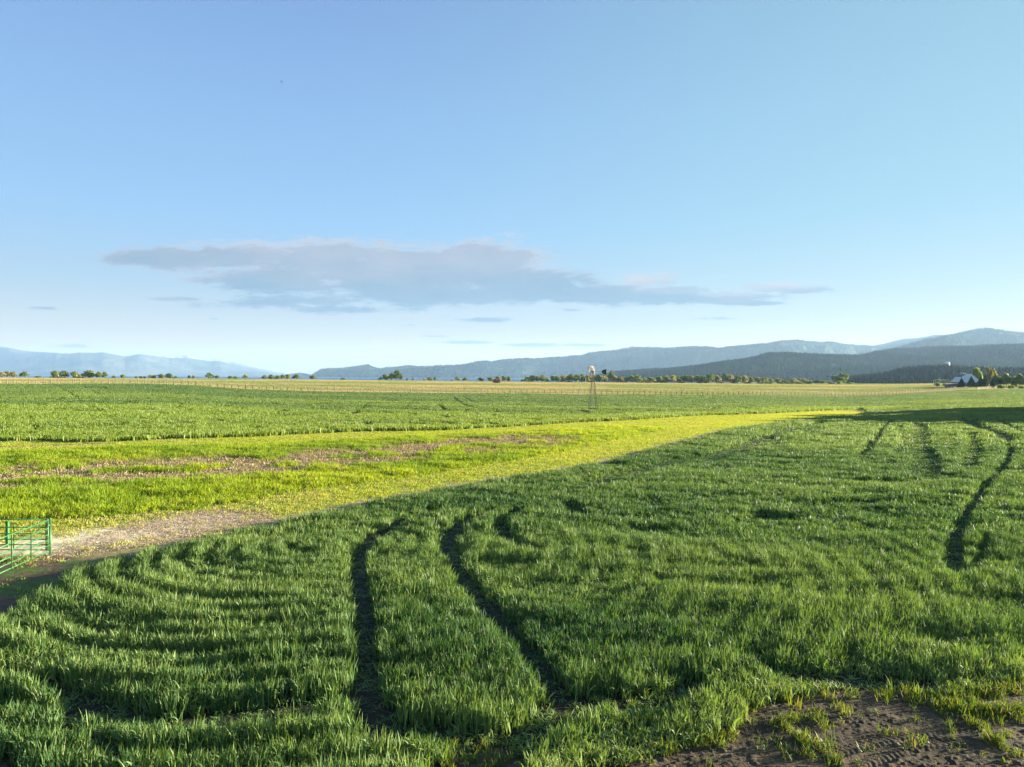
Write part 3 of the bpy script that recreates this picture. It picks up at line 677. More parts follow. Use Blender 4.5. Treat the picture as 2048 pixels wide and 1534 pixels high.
hills('mountains', [(-260, 672), (-120, 684), (0, 693), (20, 696), (50, 702), (80, 704), (110, 705.5), (140, 707.5), (160, 705), (185, 706), (208, 704.5), (225, 708), (250, 713), (262, 711), (278, 708), (295, 710), (320, 714), (350, 716), (380, 716), (400, 719), (420, 722), (440, 722), (460, 728), (490, 734), (515, 739), (540, 745), (570, 752)], 15000, 3000, M['mount'], seed=3, rough=.3, sil=1.5)
hills('mountains', [(200, 752), (300, 713), (330, 711), (350, 713), (375, 710), (400, 715), (430, 717), (450, 720), (480, 727), (510, 735), (540, 741), (600, 752)], 17800, 1300, mat_hill('snowy_mountain', (.09, .11, .12), (.14, .15, .16), (.2, .21, .22), .0012, (430, 220)), seed=9, rough=.3, sil=2.0)
hills('hills', [(525, 756), (550, 751), (574, 748.5), (600, 745), (612, 747), (630, 752), (650, 757)], 9500, 500, M['hill'], seed=5, rough=.2)
H3 = hills('hills', [(618, 757), (627, 750), (642, 740), (662, 739), (687, 738), (700, 736), (712, 735), (725, 733), (737, 731.5), (747, 737), (762, 740), (775, 737), (789, 737), (812, 733), (832, 734.5), (862, 735), (882, 733.5), (902, 734), (922, 733), (937, 730), (952, 726), (974, 724.5), (987, 726), (1002, 722.5), (1024, 720.5), (1056, 719), (1074, 719.5), (1111, 717.5), (1139, 715), (1164, 712.5), (1184, 707), (1214, 704.5), (1239, 701), (1249, 698), (1264, 696.5), (1299, 698), (1349, 698), (1379, 696), (1419, 697), (1434, 699), (1464, 696), (1499, 693), (1536, 689.5), (1566, 684.5), (1593, 683), (1623, 686), (1643, 687), (1663, 686), (1691, 691), (1731, 694), (1780, 700), (1900, 712), (2100, 730)], 9000, 2300, M['hill'], seed=1, rough=.85, rows=90, sil=1.2)
hills('hills', [(1600, 745), (1691, 700), (1731, 693.5), (1766, 687.5), (1806, 677.5), (1836, 676), (1866, 670), (1906, 668.5), (1960, 668), (2100, 675), (2300, 690)], 9700, 1500, M['hill'], seed=2, rough=.4, sil=.8)
H5 = hills('hills', [(1560, 748), (1680, 728), (1740, 712), (1786, 701), (1823, 690), (1861, 680), (1898, 674), (1926, 668), (1951, 662.5), (1971, 660), (1991, 662.5), (2011, 666), (2048, 669.5), (2120, 664), (2200, 668), (2330, 690), (2600, 720)], 6800, 1900, M['hill'], seed=4, rough=.8, rows=80, sil=1.0)
H6 = hills('hills', [(1180, 757), (1236, 749), (1274, 746), (1341, 741), (1394, 736), (1449, 728), (1499, 722), (1536, 712.5), (1573, 712), (1611, 714), (1661, 715.5), (1716, 717), (1740, 712), (1751, 708), (1786, 704), (1836, 701), (1886, 698), (1936, 699), (1986, 696), (2048, 695), (2200, 700), (2500, 720)], 3900, 1700, M['slope'], base=-14, seed=6, rough=.6, rows=70, Dvar=.04, sil=1.5)
H6b = hills('hills', [(1150, 760), (1300, 755), (1420, 747), (1500, 743), (1600, 738), (1700, 738), (1800, 735), (1900, 730), (2048, 726), (2300, 726)], 2900, 800, M['slope'], base=-14, seed=16, rough=.2, rows=40, Dvar=.03, sil=1.2)
K8 = hills('hills', [(1690, 768), (1717, 765), (1743, 762), (1773, 758), (1806, 749), (1848, 745), (1893, 744), (1936, 748), (1973, 749), (2048, 750), (2200, 752), (2400, 758)], 1350, 240, M['slope'], base=-6, seed=8, rough=.1, rows=24, Dvar=.02)

def conifer_lo(name, mat, seed):
    r = np.random.default_rng(seed); V = []; Fc = []
    for t, (z0, z1, ra) in enumerate(((.08, .45, .23), (.28, .65, .18), (.48, .84, .13), (.68, 1.0, .07))):
        a = r.uniform(0, 6); b0 = len(V); V.append((0, 0, z1))
        for i in range(7):
            q = a + i * 2 * math.pi / 7; k = ra * r.uniform(.6, 1.15); V.append((math.cos(q) * k, math.sin(q) * k, z0 + r.uniform(-.05, .05)))
        for i in range(7): Fc.append((b0, b0 + 1 + i, b0 + 1 + (i + 1) % 7))
    me = mesh_np(name, V, Fc, mat, False); o = bpy.data.objects.new(name, me); HID.objects.link(o); return o
M['conifer'] = mat_leaf('conifer_needles', (.008, .030, .020), (.044, .088, .054), (.05, .07, .03), .08, .9, .05)
def forest():
    cl = collect([conifer_lo('forest_conifer', M['conifer'], i) for i in range(5)], 'forest conifers')
    r = np.random.default_rng(8); xs = []
    def on(Hh, n, hm, vis=(0, 1.0), wf=1.0, clus=.0, dark=0.0):
        Xg, Yg, Z, px, Dc = Hh; nr, nc = Xg.shape; half = int(nr * .58)
        i = r.uniform(vis[0], 1, n) * half; j = r.uniform(0, 1, n) * (nc - 1.01); i0 = i.astype(int); j0 = j.astype(int); fi = i - i0; fj = j - j0
        def g(A): return (A[i0, j0] * (1 - fj) + A[i0, j0 + 1] * fj) * (1 - fi) + (A[i0 + 1, j0] * (1 - fj) + A[i0 + 1, j0 + 1] * fj) * fi
        X, Y, z = g(Xg), g(Yg), g(Z); k = (np.abs(X) < .80 * Y) & (z > -11)
        if clus: k &= fbm(X / 90, Y / 90, 3, 5) > clus
        X, Y, z = X[k], Y[k], z[k]; h = hm * r.uniform(.55, 1.2, len(X)); xs.append((X, Y, z - .5, h, h * wf * r.uniform(.8, 1.3, len(X)), X * 0 + dark))
    on(H6, 60000, 19, clus=.36); on(H6b, 26000, 18, clus=.36); on(K8, 9000, 14.5, wf=1.25, dark=.5); on(H5, 34000, 26, clus=.40); on(H3, 46000, 26, clus=.42)
    X, Y, Z, h, w, dk = [np.concatenate(v) for v in zip(*xs)]; n = len(X)
    tone = np.clip(fbm(X / 120, Y / 120, 3, 15) * 1.2 - .1 - dk + r.normal(0, .2, n), 0, 1)
    scatter_obj('forest', X, Y, Z, np.stack([w, w, h], -1), np.stack([0 * X, 0 * X, r.uniform(0, 6.28, n)], -1), tone, np.zeros(n), cl, 'dark conifer forest covering the hills beyond the fields')
forest()

# ------------------------------------------------------------------ trees that can be told apart
M['bark'] = mat_plain('tree_bark', (.12, .09, .065), .9, .3, 3)
M['palebark'] = mat_plain('pale_bark', (.42, .38, .30), .8, .2, 3)
M['leafA'] = mat_leaf('broad_leaf', (.09, .15, .03), (.21, .25, .05), (.16, .15, .05), .3, .55, .3, inst=False)
M['leafB'] = mat_leaf('bright_leaf', (.12, .19, .03), (.19, .25, .04), (.22, .22, .06), .4, .55, .3, inst=False)
M['leafC'] = mat_leaf('spruce_needles', (.014, .034, .022), (.03, .055, .032), (.05, .07, .04), .08, .6, .2, inst=False)
M['leafD'] = mat_leaf('olive_leaf', (.17, .18, .06), (.30, .27, .10), (.25, .20, .10), .3, .6, .25, inst=False)
M['leafE'] = mat_leaf('brown_twigs', (.16, .10, .06), (.22, .14, .09), (.28, .2, .13), .2, .7, .2, inst=False)
def tube(V, Fc, p0, p1, r0, r1, n=6):
    p0 = Vector(p0); p1 = Vector(p1); d = (p1 - p0).normalized(); a = d.orthogonal().normalized(); b = d.cross(a); b0 = len(V)
    for p, r in ((p0, r0), (p1, r1)):
        for i in range(n):
            q = 2 * math.pi * i / n; V.append(tuple(p + a * math.cos(q) * r + b * math.sin(q) * r))
    for i in range(n): j = (i + 1) % n; Fc.append((b0 + i, b0 + j, b0 + n + j, b0 + n + i))
    V.append(tuple(p0)); V.append(tuple(p1)); c = len(V) - 2
    for i in range(0, n, 2):
        j, k = (i + 1) % n, (i + 2) % n
        Fc.append((c, b0 + k, b0 + j, b0 + i)); Fc.append((c + 1, b0 + n + i, b0 + n + j, b0 + n + k))
def leafcards(cent, size, r, V, Fc, A, flat=0):
    for c in cent:
        s = size * r.uniform(.6, 1.3); d = Vector(r.normal(size=3)).normalized(); e = d.orthogonal().normalized(); f = d.cross(e)
        rv = r.uniform(); b0 = len(V)
        for (u, v) in ((-1, -.6), (.9, -.8), (1.1, .5), (-.3, 1.0)):
            p = Vector(c) + e * u * s * r.uniform(.7, 1.2) + f * v * s * r.uniform(.7, 1.2) + d * r.uniform(-.3, .3) * s
            V.append(tuple(p)); A.append(rv)
        Fc.append((b0, b0 + 1, b0 + 2, b0 + 3))
def proto(kind, seed, mat, bark, leaves):
    """unit tree: height 1, half-width 1 across, later scaled; returns crown and trunk meshes"""
    r = np.random.default_rng(seed); V = []; Fc = []; A = []; TV = []; TF = []
    if kind == 'round':
        lobes = []
        for i in range(11):
            a = r.uniform(0, 6.28); rr = r.uniform(.1, .62); z = r.uniform(.30, .80); k = 1 - max(0, (z - .55)) * 1.2
            lobes.append((rr * math.cos(a) * k, rr * math.sin(a) * k, z, r.uniform(.25, .42), r.uniform(.13, .22)))
        lobes.append((r.uniform(-.2, .2), 0, .84, .32, .16)); lobes.append((0, 0, .5, .6, .3))
        for (x, y, z, a, b) in lobes:
            n = int(leaves / len(lobes)); d = r.normal(size=(n, 3)); d /= np.linalg.norm(d, axis=1)[:, None]; q = r.uniform(.6, 1.05, n)[:, None]
            leafcards(np.array((x, y, z)) + d * q * np.array((a, a, b)), .075, r, V, Fc, A)
        tube(TV, TF, (0, 0, -.04), (.02, 0, .35), .07, .045)
        for i in range(5):
            x, y, z, a, b = lobes[i]; tube(TV, TF, (.02, 0, .22 + .03 * i), (x * .8, y * .8, z), .035, .012, 4)
    elif kind == 'spruce':
        n = leaves; t = r.uniform(0, 1, n) ** .8; lay = (t * 11 % 1); R = (1 - t) * (.62 + .38 * (1 - lay)); a = r.uniform(0, 6.28, n)
        R = R * (1 + .18 * np.sin(a * 3 + seed)); q = r.uniform(.45, 1.0, n); z = .06 + .93 * t - .03 * q
        leafcards(np.stack([R * q * np.cos(a), R * q * np.sin(a), z], -1), .055, r, V, Fc, A)
        tube(TV, TF, (0, 0, -.04), (0, 0, .97), .06, .008)
    elif kind == 'column':
        n = leaves; t = r.uniform(0, 1, n); R = .9 * np.sin(np.clip(t * .85 + .15, 0, 1) * math.pi) ** .6 * r.uniform(.2, 1, n); a = r.uniform(0, 6.28, n)
        leafcards(np.stack([R * np.cos(a), R * np.sin(a), .15 + .85 * t], -1), .10, r, V, Fc, A)
        tube(TV, TF, (0, 0, -.03), (0, 0, .9), .10, .02)
        for i in range(7): q = r.uniform(0, 6.28); z = r.uniform(.2, .7); tube(TV, TF, (0, 0, z), (.6 * math.cos(q), .6 * math.sin(q), z + .18), .035, .01, 4)
    elif kind == 'bush':
        n = leaves; d = r.normal(size=(n, 3)); d /= np.linalg.norm(d, axis=1)[:, None]; q = r.uniform(.45, 1.05, n)[:, None] * (.8 + .35 * np.sin(d[:, :1] * 5 + d[:, 1:2] * 4 + seed))
        p = d * q * np.array((1, 1, .5)) + np.array((0, 0, .5)); leafcards(p, .11, r, V, Fc, A)
        for i in range(5): q = r.uniform(0, 6.28); tube(TV, TF, (0, 0, -.04), (.5 * math.cos(q), .5 * math.sin(q), .6), .04, .012, 4)
    V = np.array(V); V[:, 2] = np.clip(V[:, 2], .02, None)
    return (mesh_np(kind + '_crown', V, Fc, mat, False, {'rnd': ('FLOAT', A)}), mesh_np(kind + '_trunk', TV, TF, bark, True))
PR = {}
def protos(key, kind, n, mat, bark, leaves): PR[key] = [proto(kind, 31 * i + len(PR) * 7 + 1, mat, bark, leaves) for i in range(n)]
protos('broad', 'round', 5, M['leafA'], M['bark'], 900)
protos('olive', 'round', 3, M['leafD'], M['bark'], 800)
protos('bright', 'round', 3, M['leafB'], M['bark'], 1300)
protos('spruce', 'spruce', 3, M['leafC'], M['bark'], 1500)
protos('poplar', 'column', 3, M['leafD'], M['palebark'], 420)
protos('bush', 'bush', 3, M['leafA'], M['bark'], 500)
protos('yellowbush', 'bush', 2, M['leafB'], M['bark'], 700)
protos('brownbush', 'bush', 2, M['leafE'], M['bark'], 500)
def tree(name, key, px, w, top, bot, Y, label, cat, group=None, zoff=0.0):
    X = at_Y(px, Y); z = float(zt(X, Y))
    hz = CAMZ + (horizon(px) - top) * Y / F; h = max(hz - z, 1.0)
    e = bpy.data.objects.new(name, None); sc.collection.objects.link(e); e.location = (X, Y, z - .05)
    wd = w / F * Y * .5 / .80; e.scale = (wd, wd, h); e.rotation_euler = (0, 0, random.uniform(0, 6.28)); e.empty_display_size = .5
    cr, tr = random.choice(PR[key]); link('crown', cr, e); link('trunk' if 'bush' not in key else 'stem', tr, e)
    prop(e, label, cat, group); return e
ORD = ['first', 'second', 'third', 'fourth', 'fifth', 'sixth', 'seventh', 'eighth', 'ninth', 'tenth', 'eleventh', 'twelfth', 'thirteenth', 'fourteenth', 'fifteenth', 'sixteenth', 'seventeenth', 'eighteenth', 'nineteenth', 'twentieth',
       'twenty-first', 'twenty-second', 'twenty-third', 'twenty-fourth', 'twenty-fifth', 'twenty-sixth', 'twenty-seventh', 'twenty-eighth', 'twenty-ninth', 'thirtieth', 'thirty-first', 'thirty-second', 'thirty-third', 'thirty-fourth', 'thirty-fifth', 'thirty-sixth', 'thirty-seventh', 'thirty-eighth', 'thirty-ninth', 'fortieth', 'forty-first', 'forty-second', 'forty-third', 'forty-fourth', 'forty-fifth', 'forty-sixth', 'forty-seventh', 'forty-eighth', 'forty-ninth', 'fiftieth']
SHORE = [(3, 14, 744, 1), (14, 16, 742.5, 1), (27, 14, 743, 1), (50, 18, 743, 0), (112, 19, 741.5, 0), (128, 17, 741.8, 0), (151, 18, 743, 0), (177, 24, 740.8, 0), (198, 15, 743.5, 0), (209, 14, 744, 0), (228, 8, 751.5, 0), (246, 11, 749.5, 0), (272, 7, 752.5, 0), (281, 7, 752, 0), (289, 5, 752.8, 0), (300, 9, 749.5, 0), (308, 9, 750, 0),
         (322, 13, 748, 0), (338, 14, 747, 0), (351, 8, 752, 0), (379, 8, 751, 0), (387, 8, 751, 0), (418, 18, 745.5, 0), (435, 10, 751, 0), (461, 10, 752, 0), (471, 9, 752.3, 0), (490, 12, 749.5, 0),
         (530, 13, 750.5, 0), (543, 13, 749.5, 0), (555, 11, 751.5, 0), (566, 12, 749.2, 0), (576, 12, 748.8, 0), (594, 17, 748.8, 0), (626, 12, 751, 0), (686, 10, 756, 0), (761, 9, 754, 0), (771, 13, 748.5, 0), (783, 15, 746, 0), (794, 13, 740, 0), (802, 10, 747, 0),
         (814, 5, 756.5, 0), (826, 5, 756.5, 0), (848, 7, 757, 1), (859, 11, 754.5, 0), (869, 8, 753.8, 0), (904, 5, 759, 0), (915, 12, 754, 0), (931, 12, 755, 0), (961, 12, 755.2, 0), (980, 11, 754.5, 0), (996, 12, 752.8, 0), (1008, 11, 752.5, 0), (1017, 10, 752.5, 0)]
def shore():
    n = 0
    for i, (px, w, top, k) in enumerate(SHORE):
        hm = (1018 - px); size = 'tiny' if w < 9 else 'small' if w < 13 else 'rounded' if w < 17 else 'broad'
        # name each by what it stands beside: counted outwards from the tall tree over the clump at mid shore
        tall = 38
        if i == tall: lab = 'tallest green tree rising above the clump on the lake shore'
        elif i < 30: lab = '%s %s tree on the lake shore, %s from the left edge' % (size, 'olive' if k else 'green', ORD[i])
        elif i < tall: lab = '%s green tree on the lake shore, %s to the left of the tallest' % (size, ORD[tall - i - 1])
        else: lab = '%s %s tree on the lake shore, %s to the right of the tallest' % (size, 'olive' if k else 'green', ORD[i - tall - 1])
        tree('shore_tree', 'olive' if k else 'broad', px, w * 1.1, top - .4, 0, 820 + 14 * math.sin(i * 2.3), lab, 'tree', 'trees along the lake shore')
    for j, (px, w, top) in enumerate(((76, 9, 751.5), (108, 14, 752.5), (128, 16, 752.8), (158, 16, 752.5), (166, 12, 753))):
        tree('brown_shrub', 'brownbush', px, w, top, 0, 770, '%s of five low brown shrubs before the leftmost lake shore trees' % ORD[j], 'shrub', 'brown shrubs near the lake')
    tree('reddish_shrub', 'brownbush', 994, 16, 757.5, 0, 640, 'dark reddish shrub in the pasture before the shore trees', 'shrub')
shore()
LINE = [(1046, 8, 760, 0), (1055, 12, 755, 0), (1066, 13, 752, 0), (1075, 10, 753, 1), (1085, 14, 752, 0), (1093, 8, 757, 0), (1107, 12, 752.5, 0), (1115, 11, 753, 0), (1127, 15, 751, 1), (1144, 17, 749, 0), (1153, 14, 750, 0), (1164, 15, 749.5, 0), (1176, 13, 752, 1), (1188, 13, 752, 0), (1199, 14, 750, 0), (1210, 12, 752, 1), (1223, 12, 742.5, 0), (1230, 11, 753, 1), (1242, 12, 755, 1), (1255, 10, 755, 0), (1263, 14, 752, 0), (1275, 14, 751.5, 0), (1289, 12, 757, 1), (1303, 15, 756, 0), (1320, 14, 754.5, 0), (1334, 14, 752, 1), (1346, 13, 751.5, 1), (1357, 12, 753, 0), (1370, 14, 751, 0), (1382, 13, 753, 1),
        (1394, 14, 751.5, 0), (1407, 13, 753, 0), (1421, 15, 749.5, 0), (1434, 13, 752, 1), (1448, 14, 747.5, 0), (1461, 15, 751, 1), (1475, 14, 752.5, 0), (1489, 15, 752.5, 1), (1502, 13, 754.5, 0), (1516, 15, 755.5, 1), (1530, 13, 756, 0), (1543, 13, 758, 0), (1555, 13, 758, 1), (1569, 13, 761, 1), (1588, 15, 758.5, 1), (1608, 17, 758.5, 1), (1622, 10, 762, 0), (1632, 10, 761.5, 1), (1645, 12, 762, 0), (1658, 10, 763.5, 1)]
def treeline():
    far = 16
    for i, (px, w, top, k) in enumerate(LINE):
        c = 'olive' if k else 'green'
        if i == far: lab = 'tall thin green tree standing out of the treeline, right of the windmill tail'
        elif i < far: lab = '%s leafy tree in the treeline, %s to the left of its tall thin tree' % (c, ORD[far - i - 1])
        else: lab = '%s leafy tree in the treeline, %s to the right of its tall thin tree' % (c, ORD[i - far - 1])
        tree('treeline_tree', 'olive' if k else 'broad', px, w * 1.45, top - 1.6, 0, 815 + 20 * math.sin(i * 1.7), lab, 'tree', 'trees of the long treeline behind the pasture')
    bs = [(1061, 10), (1098, 8), (1120, 10), (1137, 9), (1181, 10), (1236, 10), (1248, 8), (1283, 10), (1296, 9), (1312, 10), (1327, 9), (1363, 10), (1400, 9), (1414, 9), (1441, 9), (1468, 9), (1495, 10), (1522, 9), (1537, 10), (1562, 9), (1578, 10), (1598, 10), (1616, 9), (1664, 9)]
    for j, (px, w) in enumerate(bs):
        tree('hedge_bush', 'bush', px, w * 1.3, 760.5 + .004 * (px - 1024) + (j % 3) * .8, 0, 796, 'low green bush at the foot of the treeline, %s from its left end' % ORD[j], 'bush', 'low bushes in front of the treeline')
    tree('big_tree', 'broad', 1683.5, 31, 746.5, 0, 800, 'big dark rounded tree standing alone right of the treeline', 'tree')
    tree('hedge_bush', 'yellowbush', 1679, 9, 761.5, 0, 770, 'pale green bush in front of the big dark lone tree', 'bush')
    tree('hedge_bush', 'bush', 1702, 12, 764, 0, 790, 'low dark bush just right of the big dark lone tree', 'bush')
treeline()

# ------------------------------------------------------------------ farmyard at the right
GY = 470.0
def yard():
    sp = [(1923, 17, 755.5, 470, 'dark spruce before the low left wing of the white-roofed house'), (1942.5, 20, 752.5, 466, 'dark spruce before the middle of the white-roofed house'), (1962, 20, 753, 466, 'dark spruce at the right end of the white-roofed house'),
          (1971, 13, 749.5, 474, 'slim dark spruce just left of the pale poplars'), (2001.5, 14, 757, 462, 'dark spruce between the poplars and the bright tree'), (2028, 14, 751.5, 470, 'dark spruce between the two bright green trees'), (1985, 12, 757, 468, 'short dark spruce below the pale poplars')]
    for a in sp: tree('spruce_tree', 'spruce', a[0], a[1], a[2], 0, a[3], a[4], 'spruce', 'spruces around the farmhouse')
    for a in [(1954, 25, 735.5, 520, 'bright green round tree rising behind the white roof'), (1992.5, 17, 748, 468, 'bright green tree right beside the pale poplars'), (2012.6, 20, 747, 466, 'bright green tree left of the spruce near the right edge'), (2038.5, 20, 748, 466, 'bright green tree at the right edge of the picture'), (2056, 18, 749, 466, 'bright green tree cut by the right edge of the picture')]:
        tree('yard_tree', 'bright', a[0], a[1], a[2], 0, a[3], a[4], 'tree', 'bright trees around the farmyard')
    for a in [(1976, 8, 735, 480, 'left of the three pale thin poplars'), (1981.5, 8, 737.5, 478, 'middle one of the three pale thin poplars'), (1988, 9, 739.5, 484, 'right of the three pale thin poplars')]:
        tree('poplar_tree', 'poplar', a[0], a[1] * 1.2, a[2], 0, a[3], a[4] + ' by the farmhouse', 'poplar', 'poplars by the farmhouse')
    for a in [(2002, 11, 768.5, 425, 'yellow green bush at the left end of the white rail fence'), (2022.5, 10, 770, 425, 'yellow green bush before the middle of the white rail fence'), (2044, 11, 771, 422, 'yellow green bush before the right end of the white rail fence')]:
        tree('yard_bush', 'yellowbush', a[0], a[1], a[2], 0, a[3], a[4], 'bush', 'bushes along the farmyard')
    for a in [(1874, 8, 764.5, 560, 'small green bush beneath the timber frame'), (1888, 6, 766, 560, 'little pale bush right of the timber frame posts'), (1896, 6, 766.5, 560, 'little pale bush beside the brown shed')]:
        tree('yard_bush', 'yellowbush', a[0], a[1], a[2], 0, a[3], a[4], 'bush')
yard()
# a belt of trees beyond the right edge: it throws the long shade across the field
for j, (X, Y, w, h) in enumerate([(104, 115, 8, 7.5), (106, 121, 8, 9), (111, 128, 9, 11), (112, 136, 10, 12), (113, 143, 9, 11), (117, 152, 9, 10), (123, 160, 9, 10), (108, 123, 8, 9), (124, 132, 10, 13), (127, 145, 10, 13.5), (131, 157, 10, 13), (137, 139, 10, 13), (142, 151, 10, 14), (150, 145, 11, 14), (104, 100, 2.2, 7), (112, 108, 4, 8), (103, 91, 1.6, 6), (118, 119, 5, 10)]):
    px = CX + F * X / Y; zg = float(zt(X, Y)); top = horizon(px) - (zg + h - CAMZ) * F / Y
    tree('shelter_tree', 'broad', px, w * F / Y, top, 0, Y, 'broad green tree of the shelter belt beside the near field, outside the right edge', 'tree', 'trees of the shelter belt')
# ------------------------------------------------------------------ built things
M['wood'] = mat_plain('weathered_post_wood', (.27, .20, .13), .85, .25, 5)
M['palewood'] = mat_plain('pale_timber', (.55, .48, .38), .8, .15, 4)
M['whitewood'] = mat_plain('white_painted_rail', (.75, .74, .70), .6, .08, 4)
M['galv'] = mat_plain('galvanised_steel', (.33, .26, .19), .55, .3, 3, .15)
M['blade'] = mat_plain('galvanised_blade', (.23, .18, .13), .7, .2, 2, .0)
M['vane'] = mat_plain('dark_painted_vane', (.03, .04, .04), .5, .3, 3)
M['gate'] = mat_plain('green_gate_paint', (.035, .155, .04), .45, .3, 6, 0, .5)
M['roof'] = mat_plain('white_metal_roof', (.58, .58, .60), .45, .04, 1)
M['wall'] = mat_plain('brown_board_wall', (.15, .09, .06), .8, .2, 2)
M['glass'] = mat_plain('window_glass', (.03, .04, .05), .1, .1, 1)
M['tank'] = mat_plain('white_tank_paint', (.80, .78, .74), .5, .04, 1)
M['bird'] = mat_plain('dark_feathers', (.02, .02, .02), .7, .2, 30)
M['rust'] = mat_plain('rusty_steel', (.20, .09, .05), .8, .3, 6)
M['stone'] = mat_plain('pale_stone', (.5, .47, .42), .9, .2, 3, bump=.5)
class MB:
    def __init__(s): s.V = []; s.F = []
    def tube(s, a, b, r, r2=None, n=8): tube(s.V, s.F, a, b, r, r if r2 is None else r2, n); return s
    def bar(s, a, b, w, h=None):                     # square bar between two points
        h = h or w; a = Vector(a); b = Vector(b); d = (b - a).normalized()
        up = Vector((0, 0, 1)) if abs(d.z) < .9 else Vector((0, 1, 0)); x = d.cross(up).normalized(); y = x.cross(d); b0 = len(s.V)
        for p in (a, b):
            for (u, v) in ((-1, -1), (1, -1), (1, 1), (-1, 1)): s.V.append(tuple(p + x * u * w / 2 + y * v * h / 2))
        for f in ((0, 1, 2, 3), (7, 6, 5, 4), (0, 4, 5, 1), (1, 5, 6, 2), (2, 6, 7, 3), (3, 7, 4, 0)): s.F.append(tuple(b0 + i for i in f))
        return s
    def poly(s, pts, fs):
        b0 = len(s.V); s.V += [tuple(p) for p in pts]; s.F += [tuple(b0 + i for i in f) for f in fs]; return s
    def build(s, name, mat, parent=None, loc=(0, 0, 0), smooth=False):
        me = bpy.data.meshes.new(name); me.from_pydata(s.V, [], s.F); me.materials.append(mat)
        for p in me.polygons: p.use_smooth = smooth and len(p.vertices) == 4
        me.update(); return link(name, me, parent, loc)
def empty(name, loc, rz=0, **k):
    e = bpy.data.objects.new(name, None); sc.collection.objects.link(e); e.location = loc; e.rotation_euler = (0, 0, rz); e.empty_display_size = .5
    prop(e, **k); return e

def windmill():
    Y = 153.0; X = at_Y(1186, Y); z = float(zt(X, Y)); e = empty('windmill', (X, Y, z), .12, label='old galvanised farm windmill with a dark tail standing in the green field', cat='windmill')
    H = 8.05; b = .86; t = .13; hub = 8.3
    def leg(sx, sy, zz): k = b + (t - b) * zz / H; return (sx * k, sy * k, zz)
    S = [(-1, -1), (1, -1), (1, 1), (-1, 1)]
    for s in S: MB().bar(leg(*s, -.2), leg(*s, H), .07).build('leg', M['galv'], e)
    lv = [.5, 1.55, 2.75, 3.95, 5.1, 6.2, 7.2, 7.9]
    for q in lv:
        m = MB()
        for i in range(4): m.bar(leg(*S[i], q), leg(*S[(i + 1) % 4], q), .06)
        m.build('girt', M['galv'], e)
    m = MB()
    for q0, q1 in zip(lv[:-1], lv[1:]):
        for i in range(4):
            m.tube(leg(*S[i], q0), leg(*S[(i + 1) % 4], q1), .010, n=4); m.tube(leg(*S[(i + 1) % 4], q0), leg(*S[i], q1), .010, n=4)
    m.build('cross_brace', M['galv'], e)
    MB().tube((0, 0, 0), (0, 0, H), .022).build('pump_rod', M['galv'], e)
    MB().bar((-.32, 0, 7.45), (.32, 0, 7.45), .5, .04).build('platform', M['palewood'], e)
    n = Vector((-.78, .63, 0)); n.rotate(Euler((0, 0, -.12))); rt = n.orthogonal().normalized(); rt = Vector((0, 0, 1)).cross(n).normalized(); up = Vector((0, 0, 1))
    hubp = Vector((0, 0, hub)) + n * .42
    m = MB(); m.bar(Vector((0, 0, hub)) - n * .3, hubp, .22, .26); m.tube((0, 0, 7.9), (0, 0, hub), .07)
    m.build('gearbox', M['vane'], e)
    rot = MB()
    def rim(R, w):
        for i in range(24):
            a0, a1 = 2 * math.pi * i / 24, 2 * math.pi * (i + 1) / 24
            rot.tube(hubp + (rt * math.cos(a0) + up * math.sin(a0)) * R, hubp + (rt * math.cos(a1) + up * math.sin(a1)) * R, w, n=4)
    rim(.55, .015); rim(1.12, .018)
    for i in range(6):
        a = 2 * math.pi * i / 6; rot.tube(hubp, hubp + (rt * math.cos(a) + up * math.sin(a)) * 1.14, .018, n=4)
    ro = rot.build('rotor', M['galv'], e)
    for i in range(18):
        a = 2 * math.pi * i / 18; d = rt * math.cos(a) + up * math.sin(a); s = d.cross(n); m = MB(); P = []
        for R, w in ((.50, .04), (.75, .075), (1.05, .11), (1.40, .15)):
            for k in (-1, -.3, .4, 1):
                P.append(hubp + d * R + s * (w * k) + n * (.40 * w * k + .05 * (1 - k * k)))
        fs = [(r * 4 + c, r * 4 + c + 1, r * 4 + c + 5, r * 4 + c + 4) for r in range(3) for c in range(3)]
        m.poly(P, fs); bl = m.build('blade', M['blade'], ro, smooth=True); md = bl.modifiers.new('solid', 'SOLIDIFY'); md.thickness = .008
    tb = Vector((0, 0, hub)); m = MB(); m.tube(tb - n * .3, tb - n * 3.05, .03, .02, 6); m.tube(tb - n * .3 + up * .25, tb - n * 2.2, .012, n=4); m.build('tail_boom', M['galv'], e)
    m = MB(); P = []
    for sd in (-.012, .012):
        for (u, v) in ((2.15, -.12), (2.45, -.36), (3.38, -.60), (3.38, .60), (2.45, .36), (2.15, .12)): P.append(tb - n * u + up * v + rt * sd)
    m.poly(P, [(0, 1, 2, 3, 4, 5), (11, 10, 9, 8, 7, 6)] + [(i, i + 6, (i + 1) % 6 + 6, (i + 1) % 6) for i in range(6)]); m.build('tail_vane', M['vane'], e)
windmill()

